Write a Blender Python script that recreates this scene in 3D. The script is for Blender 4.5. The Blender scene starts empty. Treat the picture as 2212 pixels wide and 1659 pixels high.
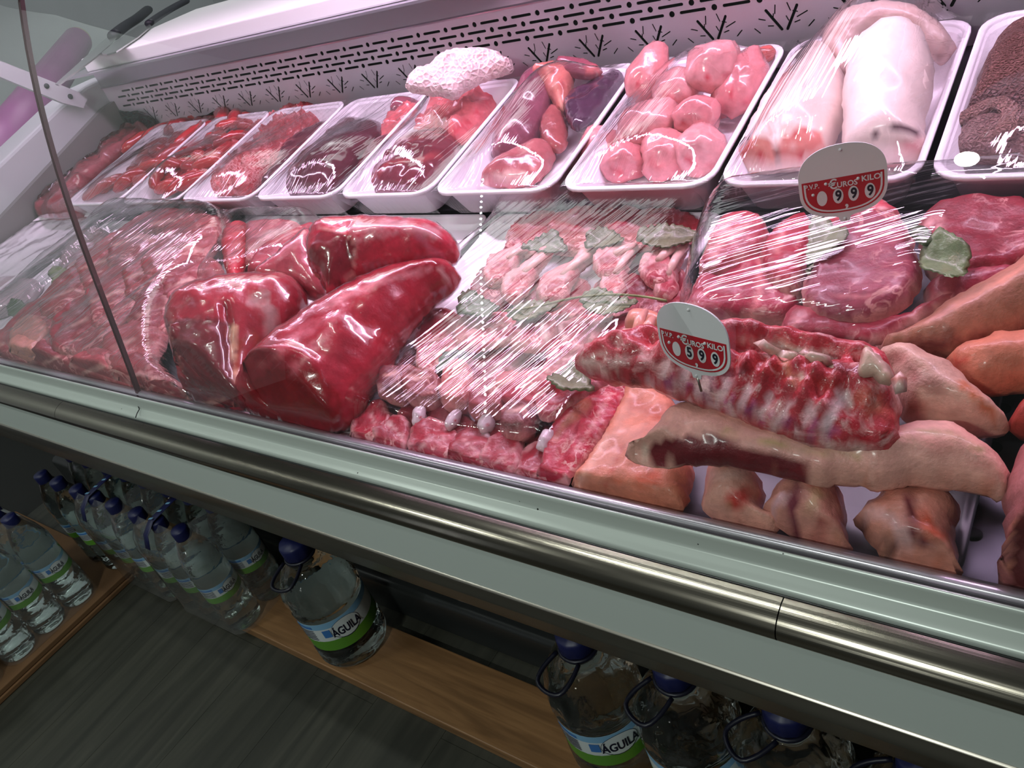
import bpy, bmesh, math, random
import numpy as np
from mathutils import noise, Vector, Matrix
from mathutils.geometry import delaunay_2d_cdt

random.seed(7)
RNG = np.random.default_rng(7)
SC = bpy.context.scene
COL = SC.collection
S = 1.25                                   # all numbers below are in units of 1.25 m

# ------------------------------------------------------------------ camera
PP = np.array([1106.0, 829.5]); FPX = 1729.458
RX = np.array([0.8024, 0.11658659, -0.58528781])
RY = np.array([0.52277304, -0.61036781, 0.595113])
RZ = np.array([-0.28785864, -0.78349136, -0.55070745])
ROT = np.stack([RX, RY, RZ])
CAM = np.array([0, 0, 1.15])
cam = bpy.data.cameras.new('camera')
cam.sensor_width = 36; cam.lens = 36 * FPX / 2212; cam.clip_start = 0.02
cam_o = bpy.data.objects.new('camera', cam); COL.objects.link(cam_o)
M = Matrix(((ROT[0, 0], -ROT[0, 1], -ROT[0, 2]), (ROT[1, 0], -ROT[1, 1], -ROT[1, 2]), (ROT[2, 0], -ROT[2, 1], -ROT[2, 2]))).to_4x4()
M.translation = Vector(CAM * S)
cam_o.matrix_world = M
SC.camera = cam_o

# ------------------------------------------------------------------ light
SC.view_settings.view_transform = 'Standard'; SC.view_settings.look = 'None'
SC.view_settings.gamma = 1; SC.view_settings.use_curve_mapping = False
SC.view_settings.exposure = 0.0
SC.cycles.transparent_max_bounces = 16
SC.cycles.sample_clamp_indirect = 6
W = bpy.data.worlds.new('room_ambient'); SC.world = W; W.use_nodes = True
W.node_tree.nodes['Background'].inputs[0].default_value = (0.80, 0.90, 0.86, 1)
W.node_tree.nodes['Background'].inputs[1].default_value = 0.055


def area(name, loc, target, sx, sy, power, color):
    l = bpy.data.lights.new(name, 'AREA'); l.shape = 'RECTANGLE'; l.size = sx * S; l.size_y = sy * S
    l.energy = power; l.color = color
    o = bpy.data.objects.new(name, l); COL.objects.link(o)
    o.location = Vector(loc) * S
    d = (Vector(target) - Vector(loc)).normalized()
    x = Vector((1, 0, 0)); z = -d; y = z.cross(x).normalized(); x = y.cross(z)
    o.matrix_world = Matrix((x, y, z)).transposed().to_4x4()
    o.matrix_world.translation = Vector(loc) * S
    return o


PINK = (1.0, 0.71, 1.0)
area('case_lamp', (-0.52, 0.97, 1.34), (-0.52, 0.90, 0.5), 1.6, 0.05, 21, PINK)
area('case_lamp_far', (-1.87, 0.97, 1.34), (-1.87, 0.90, 0.5), 0.95, 0.05, 5.5, PINK)
ROOM = (0.93, 1.0, 0.95)
area('ceiling_tube_over_rail', (-0.80, 0.44, 2.05), (-0.80, 0.30, 0.6), 0.75, 0.035, 8, ROOM)
area('ceiling_lamp_near', (-0.40, -1.15, 2.05), (-0.40, -0.9, 0.6), 0.30, 0.06, 24, ROOM)
area('ceiling_lamp_far', (-1.76, -0.40, 2.05), (-1.7, -0.3, 0.6), 0.30, 0.06, 7, ROOM)
area('shop_lamp', (-0.755, -4.44, 1.606), (-0.1, 0.4, 0.9), 0.13, 0.13, 6, ROOM).data.shape = 'ELLIPSE'
area('wall_fill_left', (-2.75, -0.5, 2.08), (-3.4, -0.5, 1.1), 0.9, 0.08, 12, ROOM)  # added light on the left wall, mirrored as haze in the glass
area('rear_fill', (-1.9, 2.0, 2.05), (-1.9, 1.7, 0.9), 1.5, 0.8, 16, (0.95, 0.98, 1.0))  # added fill light for the back wall and cutting board

# ------------------------------------------------------------------ projection helpers


def ray(px, py):
    return ROT @ np.array([px - PP[0], py - PP[1], FPX])


def hitp(px, py, p0, n):
    d = ray(px, py)
    return CAM + d * (np.dot(np.array(p0) - CAM, n) / np.dot(d, n))


def pix(P):
    c = (np.atleast_2d(P) - CAM) @ ROT
    return np.stack([PP[0] + FPX * c[:, 0] / c[:, 2], PP[1] + FPX * c[:, 1] / c[:, 2]], 1)


def unit(v):
    v = np.array(v, float); return v / np.linalg.norm(v)


TL = 0.105                                  # slope of the lower deck
TU = math.tan(math.radians(10))             # slope of the upper shelf
NL = unit((0, -TL, 1)); NU = unit((0, -TU, 1))
PL0 = np.array([0, 0.41, 0.635])            # lower deck
PU0 = np.array([0, 0.88, 0.700])            # upper shelf (tray floor)


def DK(px, py, h=0.0): return hitp(px, py, PL0 + NL * h, NL)
def UPP(px, py, h=0.0): return hitp(px, py, PU0 + NU * h, NU)
def dk(x, y, h=0.0): return np.array([x, y, 0.635 + TL * (y - 0.41)]) + NL * h
def up(x, y, h=0.0): return np.array([x, y, 0.700 + TU * (y - 0.88)]) + NU * h
def YZ(py, y): d = ray(1106, py); return (y, 1.15 + d[2] / d[1] * y)


def lin(c):
    if isinstance(c, str):
        c = [int(c[i:i + 2], 16) for i in (0, 2, 4)]
    return tuple((v / 255 / 12.92) if v / 255 <= 0.04045 else ((v / 255 + 0.055) / 1.055) ** 2.4 for v in c)

# ------------------------------------------------------------------ materials


class NT:
    def __init__(s, name):
        s.m = bpy.data.materials.new(name); s.m.use_nodes = True
        s.t = s.m.node_tree; s.t.nodes.clear()
        s.out = s.n('ShaderNodeOutputMaterial')

    def n(s, typ, **k):
        nd = s.t.nodes.new(typ)
        for a, v in k.items(): setattr(nd, a, v)
        return nd

    def l(s, a, b): s.t.links.new(a, b)

    def set(s, nd, **k):
        for a, v in k.items():
            i = nd.inputs[a.replace('_', ' ')]
            if isinstance(v, bpy.types.NodeSocket): s.l(v, i)
            else: i.default_value = (*v, 1) if isinstance(v, tuple) and len(v) == 3 and i.type == 'RGBA' else v
        return nd

    def coord(s, kind='Object', scale=(1, 1, 1), rot=(0, 0, 0)):
        c = s.n('ShaderNodeTexCoord'); m = s.n('ShaderNodeMapping')
        m.inputs['Scale'].default_value = scale; m.inputs['Rotation'].default_value = rot
        s.l(c.outputs[kind], m.inputs[0]); return m.outputs[0]

    def noise(s, vec, scale, detail=3, rough=0.5, dist=0.0):
        nd = s.n('ShaderNodeTexNoise'); s.l(vec, nd.inputs['Vector'])
        nd.inputs['Scale'].default_value = scale; nd.inputs['Detail'].default_value = detail
        nd.inputs['Roughness'].default_value = rough; nd.inputs['Distortion'].default_value = dist
        return nd.outputs[0]

    def voro(s, vec, scale, feature='DISTANCE_TO_EDGE'):
        nd = s.n('ShaderNodeTexVoronoi', feature=feature); s.l(vec, nd.inputs['Vector'])
        nd.inputs['Scale'].default_value = scale
        return nd.outputs['Distance']

    def ramp(s, fac, stops):
        nd = s.n('ShaderNodeValToRGB'); s.l(fac, nd.inputs[0])
        e = nd.color_ramp.elements
        while len(e) < len(stops): e.new(0.5)
        for el, (p, c) in zip(e, stops):
            el.position = p; el.color = (*c, 1) if len(c) == 3 else c
        return nd.outputs[0]

    def mr(s, v, a, b, c=0.0, d=1.0):
        nd = s.n('ShaderNodeMapRange'); s.l(v, nd.inputs[0])
        for i, x in zip((1, 2, 3, 4), (a, b, c, d)): nd.inputs[i].default_value = x
        return nd.outputs[0]

    def mix(s, f, a, b, blend='MIX'):
        nd = s.n('ShaderNodeMix', data_type='RGBA', blend_type=blend)
        for i, v in ((0, f), (6, a), (7, b)):
            if isinstance(v, bpy.types.NodeSocket): s.l(v, nd.inputs[i])
            else: nd.inputs[i].default_value = v if i == 0 else (*v, 1)
        return nd.outputs[2]

    def math(s, op, a, b=0.0):
        nd = s.n('ShaderNodeMath', operation=op)
        for i, v in enumerate((a, b)):
            if isinstance(v, bpy.types.NodeSocket): s.l(v, nd.inputs[i])
            else: nd.inputs[i].default_value = v
        return nd.outputs[0]

    def bump(s, h, strength, dist=0.01):
        nd = s.n('ShaderNodeBump'); s.l(h, nd.inputs['Height'])
        nd.inputs['Strength'].default_value = strength; nd.inputs['Distance'].default_value = dist
        return nd.outputs[0]

    def pbr(s, **k):
        p = s.n('ShaderNodeBsdfPrincipled'); s.set(p, **k); s.l(p.outputs[0], s.out.inputs[0]); return s.m


def plain(name, c, rough=0.5, metal=0.0, spec=0.5, bump=0.0, bscale=200, vary=0.0):
    t = NT(name); v = t.coord(); col = lin(c)
    k = dict(Roughness=rough, Metallic=metal)
    k['Base_Color'] = col
    if vary:
        k['Base_Color'] = t.mix(t.mr(t.noise(v, 6, 4), 0.3, 0.7), tuple(x * (1 - vary) for x in col), tuple(min(1, x * (1 + vary)) for x in col))
    if bump: k['Normal'] = t.bump(t.noise(v, bscale, 2), bump, 0.002)
    k['Specular_IOR_Level'] = spec
    return t.pbr(**k)


def meat(name, rough=0.3, marble=0.0, fat=(214, 150, 150), vscale=28, mottle=0.35, fibre=None, bump=0.25, bscale=70, coat=0.3, marb_w=0.05, drift=0.0, blotch=None):
    t = NT(name); v = t.coord()
    a = t.n('ShaderNodeVertexColor', layer_name='Col').outputs[0]
    n1 = t.noise(v, 16, 5, 0.6)
    c = t.mix(1.0, a, t.ramp(n1, [(0.25, (1 - mottle,) * 3), (0.75, (1 + mottle * 0.5,) * 3)]), 'MULTIPLY')
    n3 = t.noise(v, 90, 3, 0.6)
    c = t.mix(1.0, c, t.ramp(n3, [(0.3, (1 - mottle * 0.5,) * 3), (0.7, (1 + mottle * 0.25,) * 3)]), 'MULTIPLY')
    if drift:
        c = t.mix(t.mr(t.noise(v, 7, 3, 0.6), 0.35, 0.7, 0.0, drift), c, t.mix(1.0, c, (1.05, 0.72, 0.56), 'MULTIPLY'))
    if blotch:
        c = t.mix(t.mr(t.noise(v, 30, 5, 0.65, 0.6), 0.52, 0.68, 0.0, 0.75), c, lin(blotch[0]))
        c = t.mix(t.mr(t.noise(t.coord(scale=(1, 1, 1.3)), 22, 5, 0.65, 0.6), 0.55, 0.68, 0.0, 0.7), c, lin(blotch[1]))
    if marble:
        q = t.noise(v, vscale, 4, 0.62, 0.8)
        f = t.mr(t.math('ABSOLUTE', t.math('SUBTRACT', q, 0.5)), marb_w, marb_w * 0.15)
        g = t.mr(t.noise(v, 11, 2), 0.62 - 0.3 * marble, 0.72 - 0.3 * marble)
        c = t.mix(t.math('MULTIPLY', f, g), c, lin(fat))
    h = t.noise(t.coord(scale=fibre) if fibre else v, bscale, 4, 0.6)
    return t.pbr(Base_Color=c, Roughness=rough, Normal=t.bump(h, bump, 0.006), Coat_Weight=coat, Coat_Roughness=0.12, Subsurface_Weight=0.0, Specular_IOR_Level=0.4)


def schlick(t, nb=None):
    lw = t.n('ShaderNodeLayerWeight'); lw.inputs[0].default_value = 0.5
    if nb is not None: t.l(nb, lw.inputs['Normal'])
    return t.math('ADD', t.math('MULTIPLY', t.math('POWER', lw.outputs['Facing'], 5.0), 0.96), 0.04)


def film(name, ang=0.0, streak=1.0, fres=1.7, haze=0.006, fine=260, rough=0.05, wob=0.25):
    """thin clear stretch film: lets light through, mirrors at its own angle, crimped along one direction"""
    t = NT(name)
    uv = t.n('ShaderNodeUVMap', uv_map='UV')
    m0 = t.n('ShaderNodeMapping'); t.l(uv.outputs[0], m0.inputs[0]); m0.inputs['Rotation'].default_value = (0, 0, ang)
    m1 = t.n('ShaderNodeMapping'); t.l(m0.outputs[0], m1.inputs[0]); m1.inputs['Scale'].default_value = (5, fine, 1)
    m2 = t.n('ShaderNodeMapping'); t.l(m0.outputs[0], m2.inputs[0]); m2.inputs['Scale'].default_value = (2.2, fine * 0.30, 1)
    h = t.math('ADD', t.math('MULTIPLY', t.noise(m1.outputs[0], 1.0, 1, 0.5, 0.15), 0.35), t.noise(m2.outputs[0], 1.0, 2, 0.6, 0.3))
    h = t.math('ADD', h, t.math('MULTIPLY', t.noise(m0.outputs[0], 14, 2), wob * 2))
    nb = t.bump(h, 1.0, 0.0045 * streak)
    fr = schlick(t, nb)
    g = t.n('ShaderNodeBsdfGlossy'); g.inputs['Roughness'].default_value = rough; t.l(nb, g.inputs['Normal'])
    tr = t.n('ShaderNodeBsdfTransparent'); df = t.n('ShaderNodeBsdfDiffuse'); df.inputs[0].default_value = (0.9, 0.9, 0.92, 1)
    mx = t.n('ShaderNodeMixShader'); mx.inputs[0].default_value = haze
    t.l(tr.outputs[0], mx.inputs[1]); t.l(df.outputs[0], mx.inputs[2])
    m2_ = t.n('ShaderNodeMixShader'); t.l(t.math('MINIMUM', t.math('MULTIPLY', fr, fres), 1.0), m2_.inputs[0])
    t.l(mx.outputs[0], m2_.inputs[1]); t.l(g.outputs[0], m2_.inputs[2]); t.l(m2_.outputs[0], t.out.inputs[0])
    return t.m


def clear(name, tint=(1, 1, 1), ior=1.5, rough=0.01, fres=1.8, edge=0.0, bump=0.0, bs=30, haze=0.0):
    t = NT(name)
    nb = None
    g = t.n('ShaderNodeBsdfGlossy'); g.inputs['Roughness'].default_value = rough
    tr = t.n('ShaderNodeBsdfTransparent'); tr.inputs[0].default_value = (*tint, 1)
    if bump:
        nb = t.bump(t.noise(t.coord(), bs, 2), bump, 0.004); t.l(nb, g.inputs['Normal'])
    fr = schlick(t, nb)
    if edge:
        lw = t.n('ShaderNodeLayerWeight'); lw.inputs[0].default_value = 0.5
        c = t.mix(t.math('POWER', lw.outputs['Facing'], 2.0), tint, tuple(x * (1 - edge) for x in tint)); t.l(c, tr.inputs[0])
    base = tr.outputs[0]
    if haze:
        df = t.n('ShaderNodeBsdfDiffuse'); df.inputs[0].default_value = (0.85, 0.9, 0.9, 1)
        mh = t.n('ShaderNodeMixShader'); mh.inputs[0].default_value = haze
        t.l(tr.outputs[0], mh.inputs[1]); t.l(df.outputs[0], mh.inputs[2]); base = mh.outputs[0]
    m = t.n('ShaderNodeMixShader'); t.l(t.math('MINIMUM', t.math('MULTIPLY', fr, fres), 1.0), m.inputs[0])
    t.l(base, m.inputs[1]); t.l(g.outputs[0], m.inputs[2]); t.l(m.outputs[0], t.out.inputs[0])
    return t.m


def steel(name, c, rough=0.3, aniso=True):
    t = NT(name); v = t.coord(scale=(1.5, 260, 260) if aniso else (1, 1, 1))
    n = t.noise(v, 2, 3)
    return t.pbr(Base_Color=t.mix(n, tuple(x * 0.8 for x in lin(c)), lin(c)), Metallic=1.0, Roughness=rough, Normal=t.bump(n, 0.06, 0.002))


def wood(name, a, b, scale=(3, 40, 40), rough=0.45):
    t = NT(name); v = t.coord(scale=scale)
    n = t.noise(v, 1.5, 5, 0.6, 1.0); n2 = t.noise(t.coord(scale=tuple(x * 0.35 for x in scale)), 1.2, 3, 0.5, 2.0)
    c = t.mix(t.mr(n, 0.3, 0.7), lin(a), lin(b)); c = t.mix(t.mr(n2, 0.45, 0.62, 0, 0.6), c, tuple(x * 0.6 for x in lin(a)))
    return t.pbr(Base_Color=c, Roughness=rough, Normal=t.bump(n, 0.1, 0.002))


MT = {}


def mats():
    MT['white_plastic'] = plain('white_plastic', (240, 236, 242), 0.32, bump=0.05)
    MT['shaded_plastic'] = plain('shaded_plastic', (66, 64, 72), 0.4)  # white tray plastic with the shade between the hocks put into its colour
    t = NT('cream_aluminium'); v = t.coord()
    k = t.math('MULTIPLY', t.mr(t.voro(v, 38, 'F1'), 0.055, 0.04), t.mr(t.noise(v, 9, 2), 0.52, 0.56))
    MT['cream_paint'] = t.pbr(Base_Color=t.mix(k, lin((188, 197, 190)), lin((40, 42, 40))), Roughness=0.33, Metallic=0.25)
    MT['white_panel'] = plain('white_panel', (198, 208, 202), 0.55, bump=0.05, bscale=400)
    MT['rail'] = plain('rail_aluminium', (190, 186, 194), 0.3, metal=0.75)
    MT['groove'] = plain('dark_groove', (70, 62, 70), 0.6)
    MT['steel'] = steel('brushed_steel', (150, 144, 132), 0.22)
    MT['steel_trim'] = steel('steel_trim', (170, 165, 155), 0.34)
    MT['plate'] = plain('perforated_steel', (226, 212, 226), 0.38, metal=0.2, vary=0.06)
    MT['deck'] = plain('deck_steel', (66, 66, 72), 0.35, metal=0.8)
    MT['dark'] = plain('dark_void', (22, 20, 26), 0.7)
    MT['dark_grey'] = plain('dark_plinth', (36, 38, 38), 0.35)
    MT['brown_dark'] = plain('rough_brown_board', (62, 46, 34), 0.8, bump=0.5, bscale=60, vary=0.5)
    MT['board'] = plain('polyethylene_board', (236, 238, 234), 0.45)
    MT['wall'] = plain('wall_paint', (190, 196, 196), 0.7, vary=0.03)
    MT['black'] = plain('black_plastic', (34, 34, 44), 0.4)
    MT['blade'] = steel('blade_steel', (205, 205, 205), 0.25, False)
    MT['pink_paper'] = plain('pink_paper', (160, 92, 148), 0.35, vary=0.08)
    MT['seam'] = plain('seam_profile', (96, 70, 74), 0.2, metal=0.6)
    MT['plank'] = wood('pine_plank', (128, 92, 58), (156, 116, 76), (3, 45, 45))
    MT['floor'] = wood('grey_laminate', (47, 48, 40), (66, 65, 56), (22, 1.6, 22), 0.5)
    MT['floor_gap'] = plain('floor_gap', (30, 30, 28), 0.8)
    MT['card'] = plain('brown_cardboard', (112, 80, 50), 0.8, vary=0.1)
    MT['cap'] = plain('navy_plastic', (18, 24, 74), 0.45)
    MT['strap'] = plain('dark_navy_strap', (16, 17, 34), 0.4)
    MT['tag_white'] = plain('tag_white', (214, 214, 216), 0.4)
    MT['tag_red'] = plain('tag_red', (176, 26, 40), 0.4)
    MT['tag_ink'] = plain('tag_ink', (16, 14, 34), 0.5)
    MT['glass'] = clear('case_glass', (0.97, 0.98, 0.975), 1.5, 0.005, 1.7, haze=0.003)
    t = NT('clear_bottle'); v = t.coord(); h = t.noise(v, 26, 2, 0.5, 0.4)
    MT['pet'] = t.pbr(Base_Color=(0.90, 0.96, 0.94), Roughness=0.015, IOR=1.33, Transmission_Weight=1.0, Normal=t.bump(h, 0.7, 0.006), Coat_Weight=0.5, Coat_Roughness=0.02)
    MT['pet_wrap'] = film('pack_film', 0.3, 0.8, 1.5, 0.06, 60, 0.12)
    MT['skin'] = meat('pork_skin', 0.46, mottle=0.30, bump=0.45, bscale=55, coat=0.14, drift=0.3)
    MT['pale_skin'] = meat('pale_pork_skin', 0.36, mottle=0.10, bump=0.2, bscale=40, coat=0.2, drift=0.08)
    MT['rack'] = meat('rib_rack', 0.34, mottle=0.35, bump=0.6, bscale=60, coat=0.3, blotch=((240, 200, 196), (140, 26, 38)))
    MT['beef'] = meat('beef', 0.26, 0.0, (206, 110, 120), 9, 0.36, bump=0.25, bscale=40, coat=0.35, marb_w=0.03)
    MT['steak'] = meat('marbled_steak', 0.42, 0.42, (206, 140, 138), 20, 0.4, bump=0.35, coat=0.12, marb_w=0.04)
    MT['chop'] = meat('lamb_chop_meat', 0.40, 0.45, (222, 160, 156), 30, 0.4, bump=0.4, coat=0.12, marb_w=0.05)
    MT['offal'] = meat('offal', 0.22, mottle=0.3, bump=0.25, bscale=50, coat=0.6)
    MT['liver'] = meat('liver', 0.14, mottle=0.25, bump=0.1, bscale=20, coat=0.9)
    MT['mince'] = meat('mince', 0.4, 0.5, (226, 150, 150), 90, 0.5, bump=0.9, bscale=140, coat=0.3, marb_w=0.1)
    MT['bone'] = meat('bone_fat', 0.34, mottle=0.18, bump=0.2, coat=0.3)
    MT['tripe'] = tripe('honeycomb_tripe', 85, 0.5)
    MT['tripe_brown'] = tripe('brown_tripe', 190, 1.0)
    MT['leaf'] = meat('parsley_leaf', 0.38, mottle=0.35, bump=0.35, bscale=90, coat=0.2)
    MT['film_a'] = film('film_tray', -1.45, 0.4)
    MT['film_b'] = film('film_chops', -1.25, 0.60, 1.5, rough=0.035, fine=170)
    MT['film_b2'] = film('film_pork', -0.42, 0.55, 1.5, rough=0.035, fine=170)
    MT['film_c'] = film('film_steaks', -1.35, 0.5, 2.2)
    MT['film_t'] = film('film_tight', -1.1, 0.30, 1.0, 0.004, 200, 0.06, 1.2)
    for k, c in dict(lab_white=(214, 222, 222), lab_blue=(60, 120, 190), lab_green=(92, 150, 46), lab_ink=(26, 28, 60), lab_sky=(130, 180, 215)).items():
        MT[k] = plain('label_' + k[4:], c, 0.35)


def tripe(name, sc, b):
    t = NT(name); v = t.coord()
    a = t.n('ShaderNodeVertexColor', layer_name='Col').outputs[0]
    d = t.voro(v, sc)
    c = t.mix(t.mr(d, 0.0, 0.3), a, t.mix(1.0, a, (0.82, 0.74, 0.76), 'MULTIPLY'))
    h = t.math('ADD', t.mr(d, 0.0, 0.3, 1.0, 0.0), t.noise(v, sc * 2, 3))
    return t.pbr(Base_Color=c, Roughness=0.45, Normal=t.bump(h, b, 0.008), Specular_IOR_Level=0.35)


mats()

# ------------------------------------------------------------------ object helpers


def tag(o, label=None, cat=None, group=None, kind=None):
    if label: o['label'] = label
    if cat: o['category'] = cat
    if group: o['group'] = group
    if kind: o['kind'] = kind
    return o


def thing(name, label, cat, loc, group=None):
    o = bpy.data.objects.new(name, None); COL.objects.link(o)
    o.location = Vector(loc) * S; o.empty_display_size = 0.05
    return tag(o, label, cat, group)


def origin_of(o):
    v = Vector((0, 0, 0))
    while o is not None:
        v = v + o.location; o = o.parent
    return np.array(v)


def mesh(name, V, F, mat, parent=None, smooth=True, col=None, uv=None, kind=None, label=None):
    """V in scene units at their final place; a top-level mesh gets its origin at the middle of its base"""
    V = np.asarray(V, float) * S
    if parent is None:
        loc = np.array([*(V[:, :2].min(0) + V[:, :2].max(0)) / 2, V[:, 2].min()])
        rel = loc
    else:
        rel = np.zeros(3); loc = origin_of(parent)
    me = bpy.data.meshes.new(name)
    me.from_pydata((V - loc).tolist(), [], F); me.validate()
    if smooth: me.polygons.foreach_set('use_smooth', [True] * len(me.polygons))
    if col is not None:
        a = me.color_attributes.new('Col', 'FLOAT_COLOR', 'POINT')
        c = np.ones((len(V), 4)); c[:, :3] = col; a.data.foreach_set('color', c.ravel())
    if uv is not None:
        u = me.uv_layers.new(name='UV'); idx = np.zeros(len(me.loops), int); me.loops.foreach_get('vertex_index', idx)
        u.data.foreach_set('uv', np.asarray(uv)[idx].ravel())
    for m in (mat if isinstance(mat, list) else [mat]): me.materials.append(m)
    o = bpy.data.objects.new(name, me); COL.objects.link(o)
    o.parent = parent; o.location = Vector(rel)
    if kind: o['kind'] = kind
    if label: o['label'] = label
    return o


def box(a, b):
    x0, y0, z0 = a; x1, y1, z1 = b
    V = [(x0, y0, z0), (x1, y0, z0), (x1, y1, z0), (x0, y1, z0), (x0, y0, z1), (x1, y0, z1), (x1, y1, z1), (x0, y1, z1)]
    F = [(0, 3, 2, 1), (4, 5, 6, 7), (0, 1, 5, 4), (1, 2, 6, 5), (2, 3, 7, 6), (3, 0, 4, 7)]
    return V, F


def bevel(o, w, seg=2):
    m = o.modifiers.new('bevel', 'BEVEL'); m.width = w * S; m.segments = seg; m.limit_method = 'ANGLE'
    return o


def strip(prof, x0, x1, closed=False):
    """extrude a (y, z) profile along x"""
    n = len(prof)
    V = [(x0, y, z) for y, z in prof] + [(x1, y, z) for y, z in prof]
    F = [(i, i + 1, n + i + 1, n + i) for i in range(n - 1)]
    if closed:
        F.append((n - 1, 0, n, 2 * n - 1)); F += [tuple(range(n - 1, -1, -1)), tuple(range(n, 2 * n))]
    return V, F


def frame(d):
    d = unit(d); a = np.array([0, 0, 1.0]) if abs(d[2]) < 0.9 else np.array([1.0, 0, 0])
    u = unit(np.cross(a, d)); return u, np.cross(d, u), d


def tube(pts, rad, seg=12, cap=True, flat=1.0, upv=None):
    """swept tube; flat squashes it along upv"""
    P = np.asarray(pts, float); n = len(P); rad = np.broadcast_to(np.asarray(rad, float), (n,))
    V = []; F = []
    T = np.gradient(P, axis=0)
    upv = np.array([0, 0, 1.0]) if upv is None else np.asarray(upv)
    for i in range(n):
        d = unit(T[i]); u = np.cross(upv, d)
        if np.linalg.norm(u) < 1e-3: u = np.cross((1, 0, 0), d)
        u = unit(u); w = np.cross(d, u)
        for k in range(seg):
            a = 2 * math.pi * k / seg
            V.append(P[i] + rad[i] * (math.cos(a) * u + math.sin(a) * w * flat))
    for i in range(n - 1):
        for k in range(seg):
            k2 = (k + 1) % seg
            F.append((i * seg + k, i * seg + k2, (i + 1) * seg + k2, (i + 1) * seg + k))
    if cap:
        F.append(tuple(range(seg - 1, -1, -1))); F.append(tuple((n - 1) * seg + k for k in range(seg)))
    return V, F


def merge(*parts):
    V = []; F = []
    for v, f in parts:
        o = len(V); V += [tuple(p) for p in v]; F += [tuple(i + o for i in q) for q in f]
    return V, F


def lathe(prof, c, seg=24, axis=(0, 0, 1)):
    """prof: (r, h)"""
    u, w, d = frame(axis); c = np.asarray(c, float); V = []; F = []
    for r, h in prof:
        for k in range(seg):
            a = 2 * math.pi * k / seg
            V.append(c + d * h + r * (math.cos(a) * u + math.sin(a) * w))
    for i in range(len(prof) - 1):
        for k in range(seg):
            k2 = (k + 1) % seg
            F.append((i * seg + k, i * seg + k2, (i + 1) * seg + k2, (i + 1) * seg + k))
    return V, F


def fbm(P, sc, oct=3, seed=0.0):
    out = np.empty(len(P))
    for i, p in enumerate(P):
        out[i] = noise.fractal((p[0] * sc + seed, p[1] * sc, p[2] * sc), 0.6, 2.0, oct)
    return out


def segd(Q, A):
    """distance of points Q (n,2) to a polyline A"""
    A = np.asarray(A, float)
    if len(A) == 1: return np.hypot(*(Q - A[0]).T)
    best = np.full(len(Q), 1e9)
    for a, b in zip(A[:-1], A[1:]):
        ab = b - a; t = np.clip(((Q - a) @ ab) / max(ab @ ab, 1e-12), 0, 1)
        best = np.minimum(best, np.hypot(*(Q - a - t[:, None] * ab).T))
    return best


def inside(Q, A):
    A = np.asarray(A); x, y = Q[:, 0], Q[:, 1]; r = np.zeros(len(Q), bool)
    for (x0, y0), (x1, y1) in zip(A, np.roll(A, -1, 0)):
        c = (y0 > y) != (y1 > y)
        with np.errstate(divide='ignore', invalid='ignore'):
            r ^= c & (x < (x1 - x0) * (y - y0) / (y1 - y0 + 1e-15) + x0)
    return r


def catmull(A, step, closed=True, sharp=False):
    A = np.asarray(A, float); n = len(A); out = []
    for i in range(n if closed else n - 1):
        p1, p2 = A[i], A[(i + 1) % n]
        p0 = A[(i - 1) % n] if closed or i else p1
        p3 = A[(i + 2) % n] if closed or i + 2 < n else p2
        k = max(1, int(np.linalg.norm(p2 - p1) / step))
        for j in range(k):
            t = j / k
            if sharp: out.append(p1 + (p2 - p1) * t)
            else: out.append(0.5 * (2 * p1 + (p2 - p0) * t + (2 * p0 - 5 * p1 + 4 * p2 - p3) * t * t + (3 * p1 - p0 - 3 * p2 + p3) * t ** 3))
    if not closed: out.append(A[-1])
    return np.array(out)


def triangulate(poly, res):
    """poly (n,2) closed -> points, triangles, filled with a hex lattice at spacing res"""
    lo, hi = poly.min(0), poly.max(0)
    ys = np.arange(lo[1] + res * 0.5, hi[1], res * 0.866); P = []
    for j, y in enumerate(ys):
        xs = np.arange(lo[0] + (0.25 if j % 2 else 0.75) * res, hi[0], res)
        P.append(np.stack([xs, np.full(len(xs), y)], 1))
    P = np.concatenate(P) if P else np.zeros((0, 2))
    if len(P):
        P = P[inside(P, poly)]
        if len(P): P = P[segd(P, np.vstack([poly, poly[:1]])) > res * 0.55]
    allp = np.vstack([poly, P]); n = len(poly)
    v, e, f, *_ = delaunay_2d_cdt([Vector(p) for p in allp.tolist()], [(i, (i + 1) % n) for i in range(n)], [], 1, 1e-7)
    Q = np.array([tuple(p) for p in v])
    T = [tuple(t) for t in f]
    T = [t if ((Q[t[1]] - Q[t[0]])[0] * (Q[t[2]] - Q[t[0]])[1] - (Q[t[1]] - Q[t[0]])[1] * (Q[t[2]] - Q[t[0]])[0]) > 0 else t[::-1] for t in T]
    return Q, T


GLZ = [.60, .706, .78, .852, .918, .967, 1.026, 1.152]; GLY = [.400, .402, .421, .441, .458, .471, .491, .549]


def behind_glass(V, gap=0.008):
    """nothing may stand through the front glass or the deck: slide such points back along their sight lines"""
    V = np.array(V, float)
    for _ in range(4):
        y = np.interp(V[:, 2], GLZ, GLY) + gap; k = (V[:, 1] < y) & (V[:, 2] > 0.45) & (V[:, 0] > -2.3)
        V[k] = CAM + (V[k] - CAM) * (y[k] / V[k, 1])[:, None]
        V[:, 2] = np.where(k, np.maximum(V[:, 2], 0.638 + TL * (V[:, 1] - 0.41)), V[:, 2])
    return V


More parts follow.
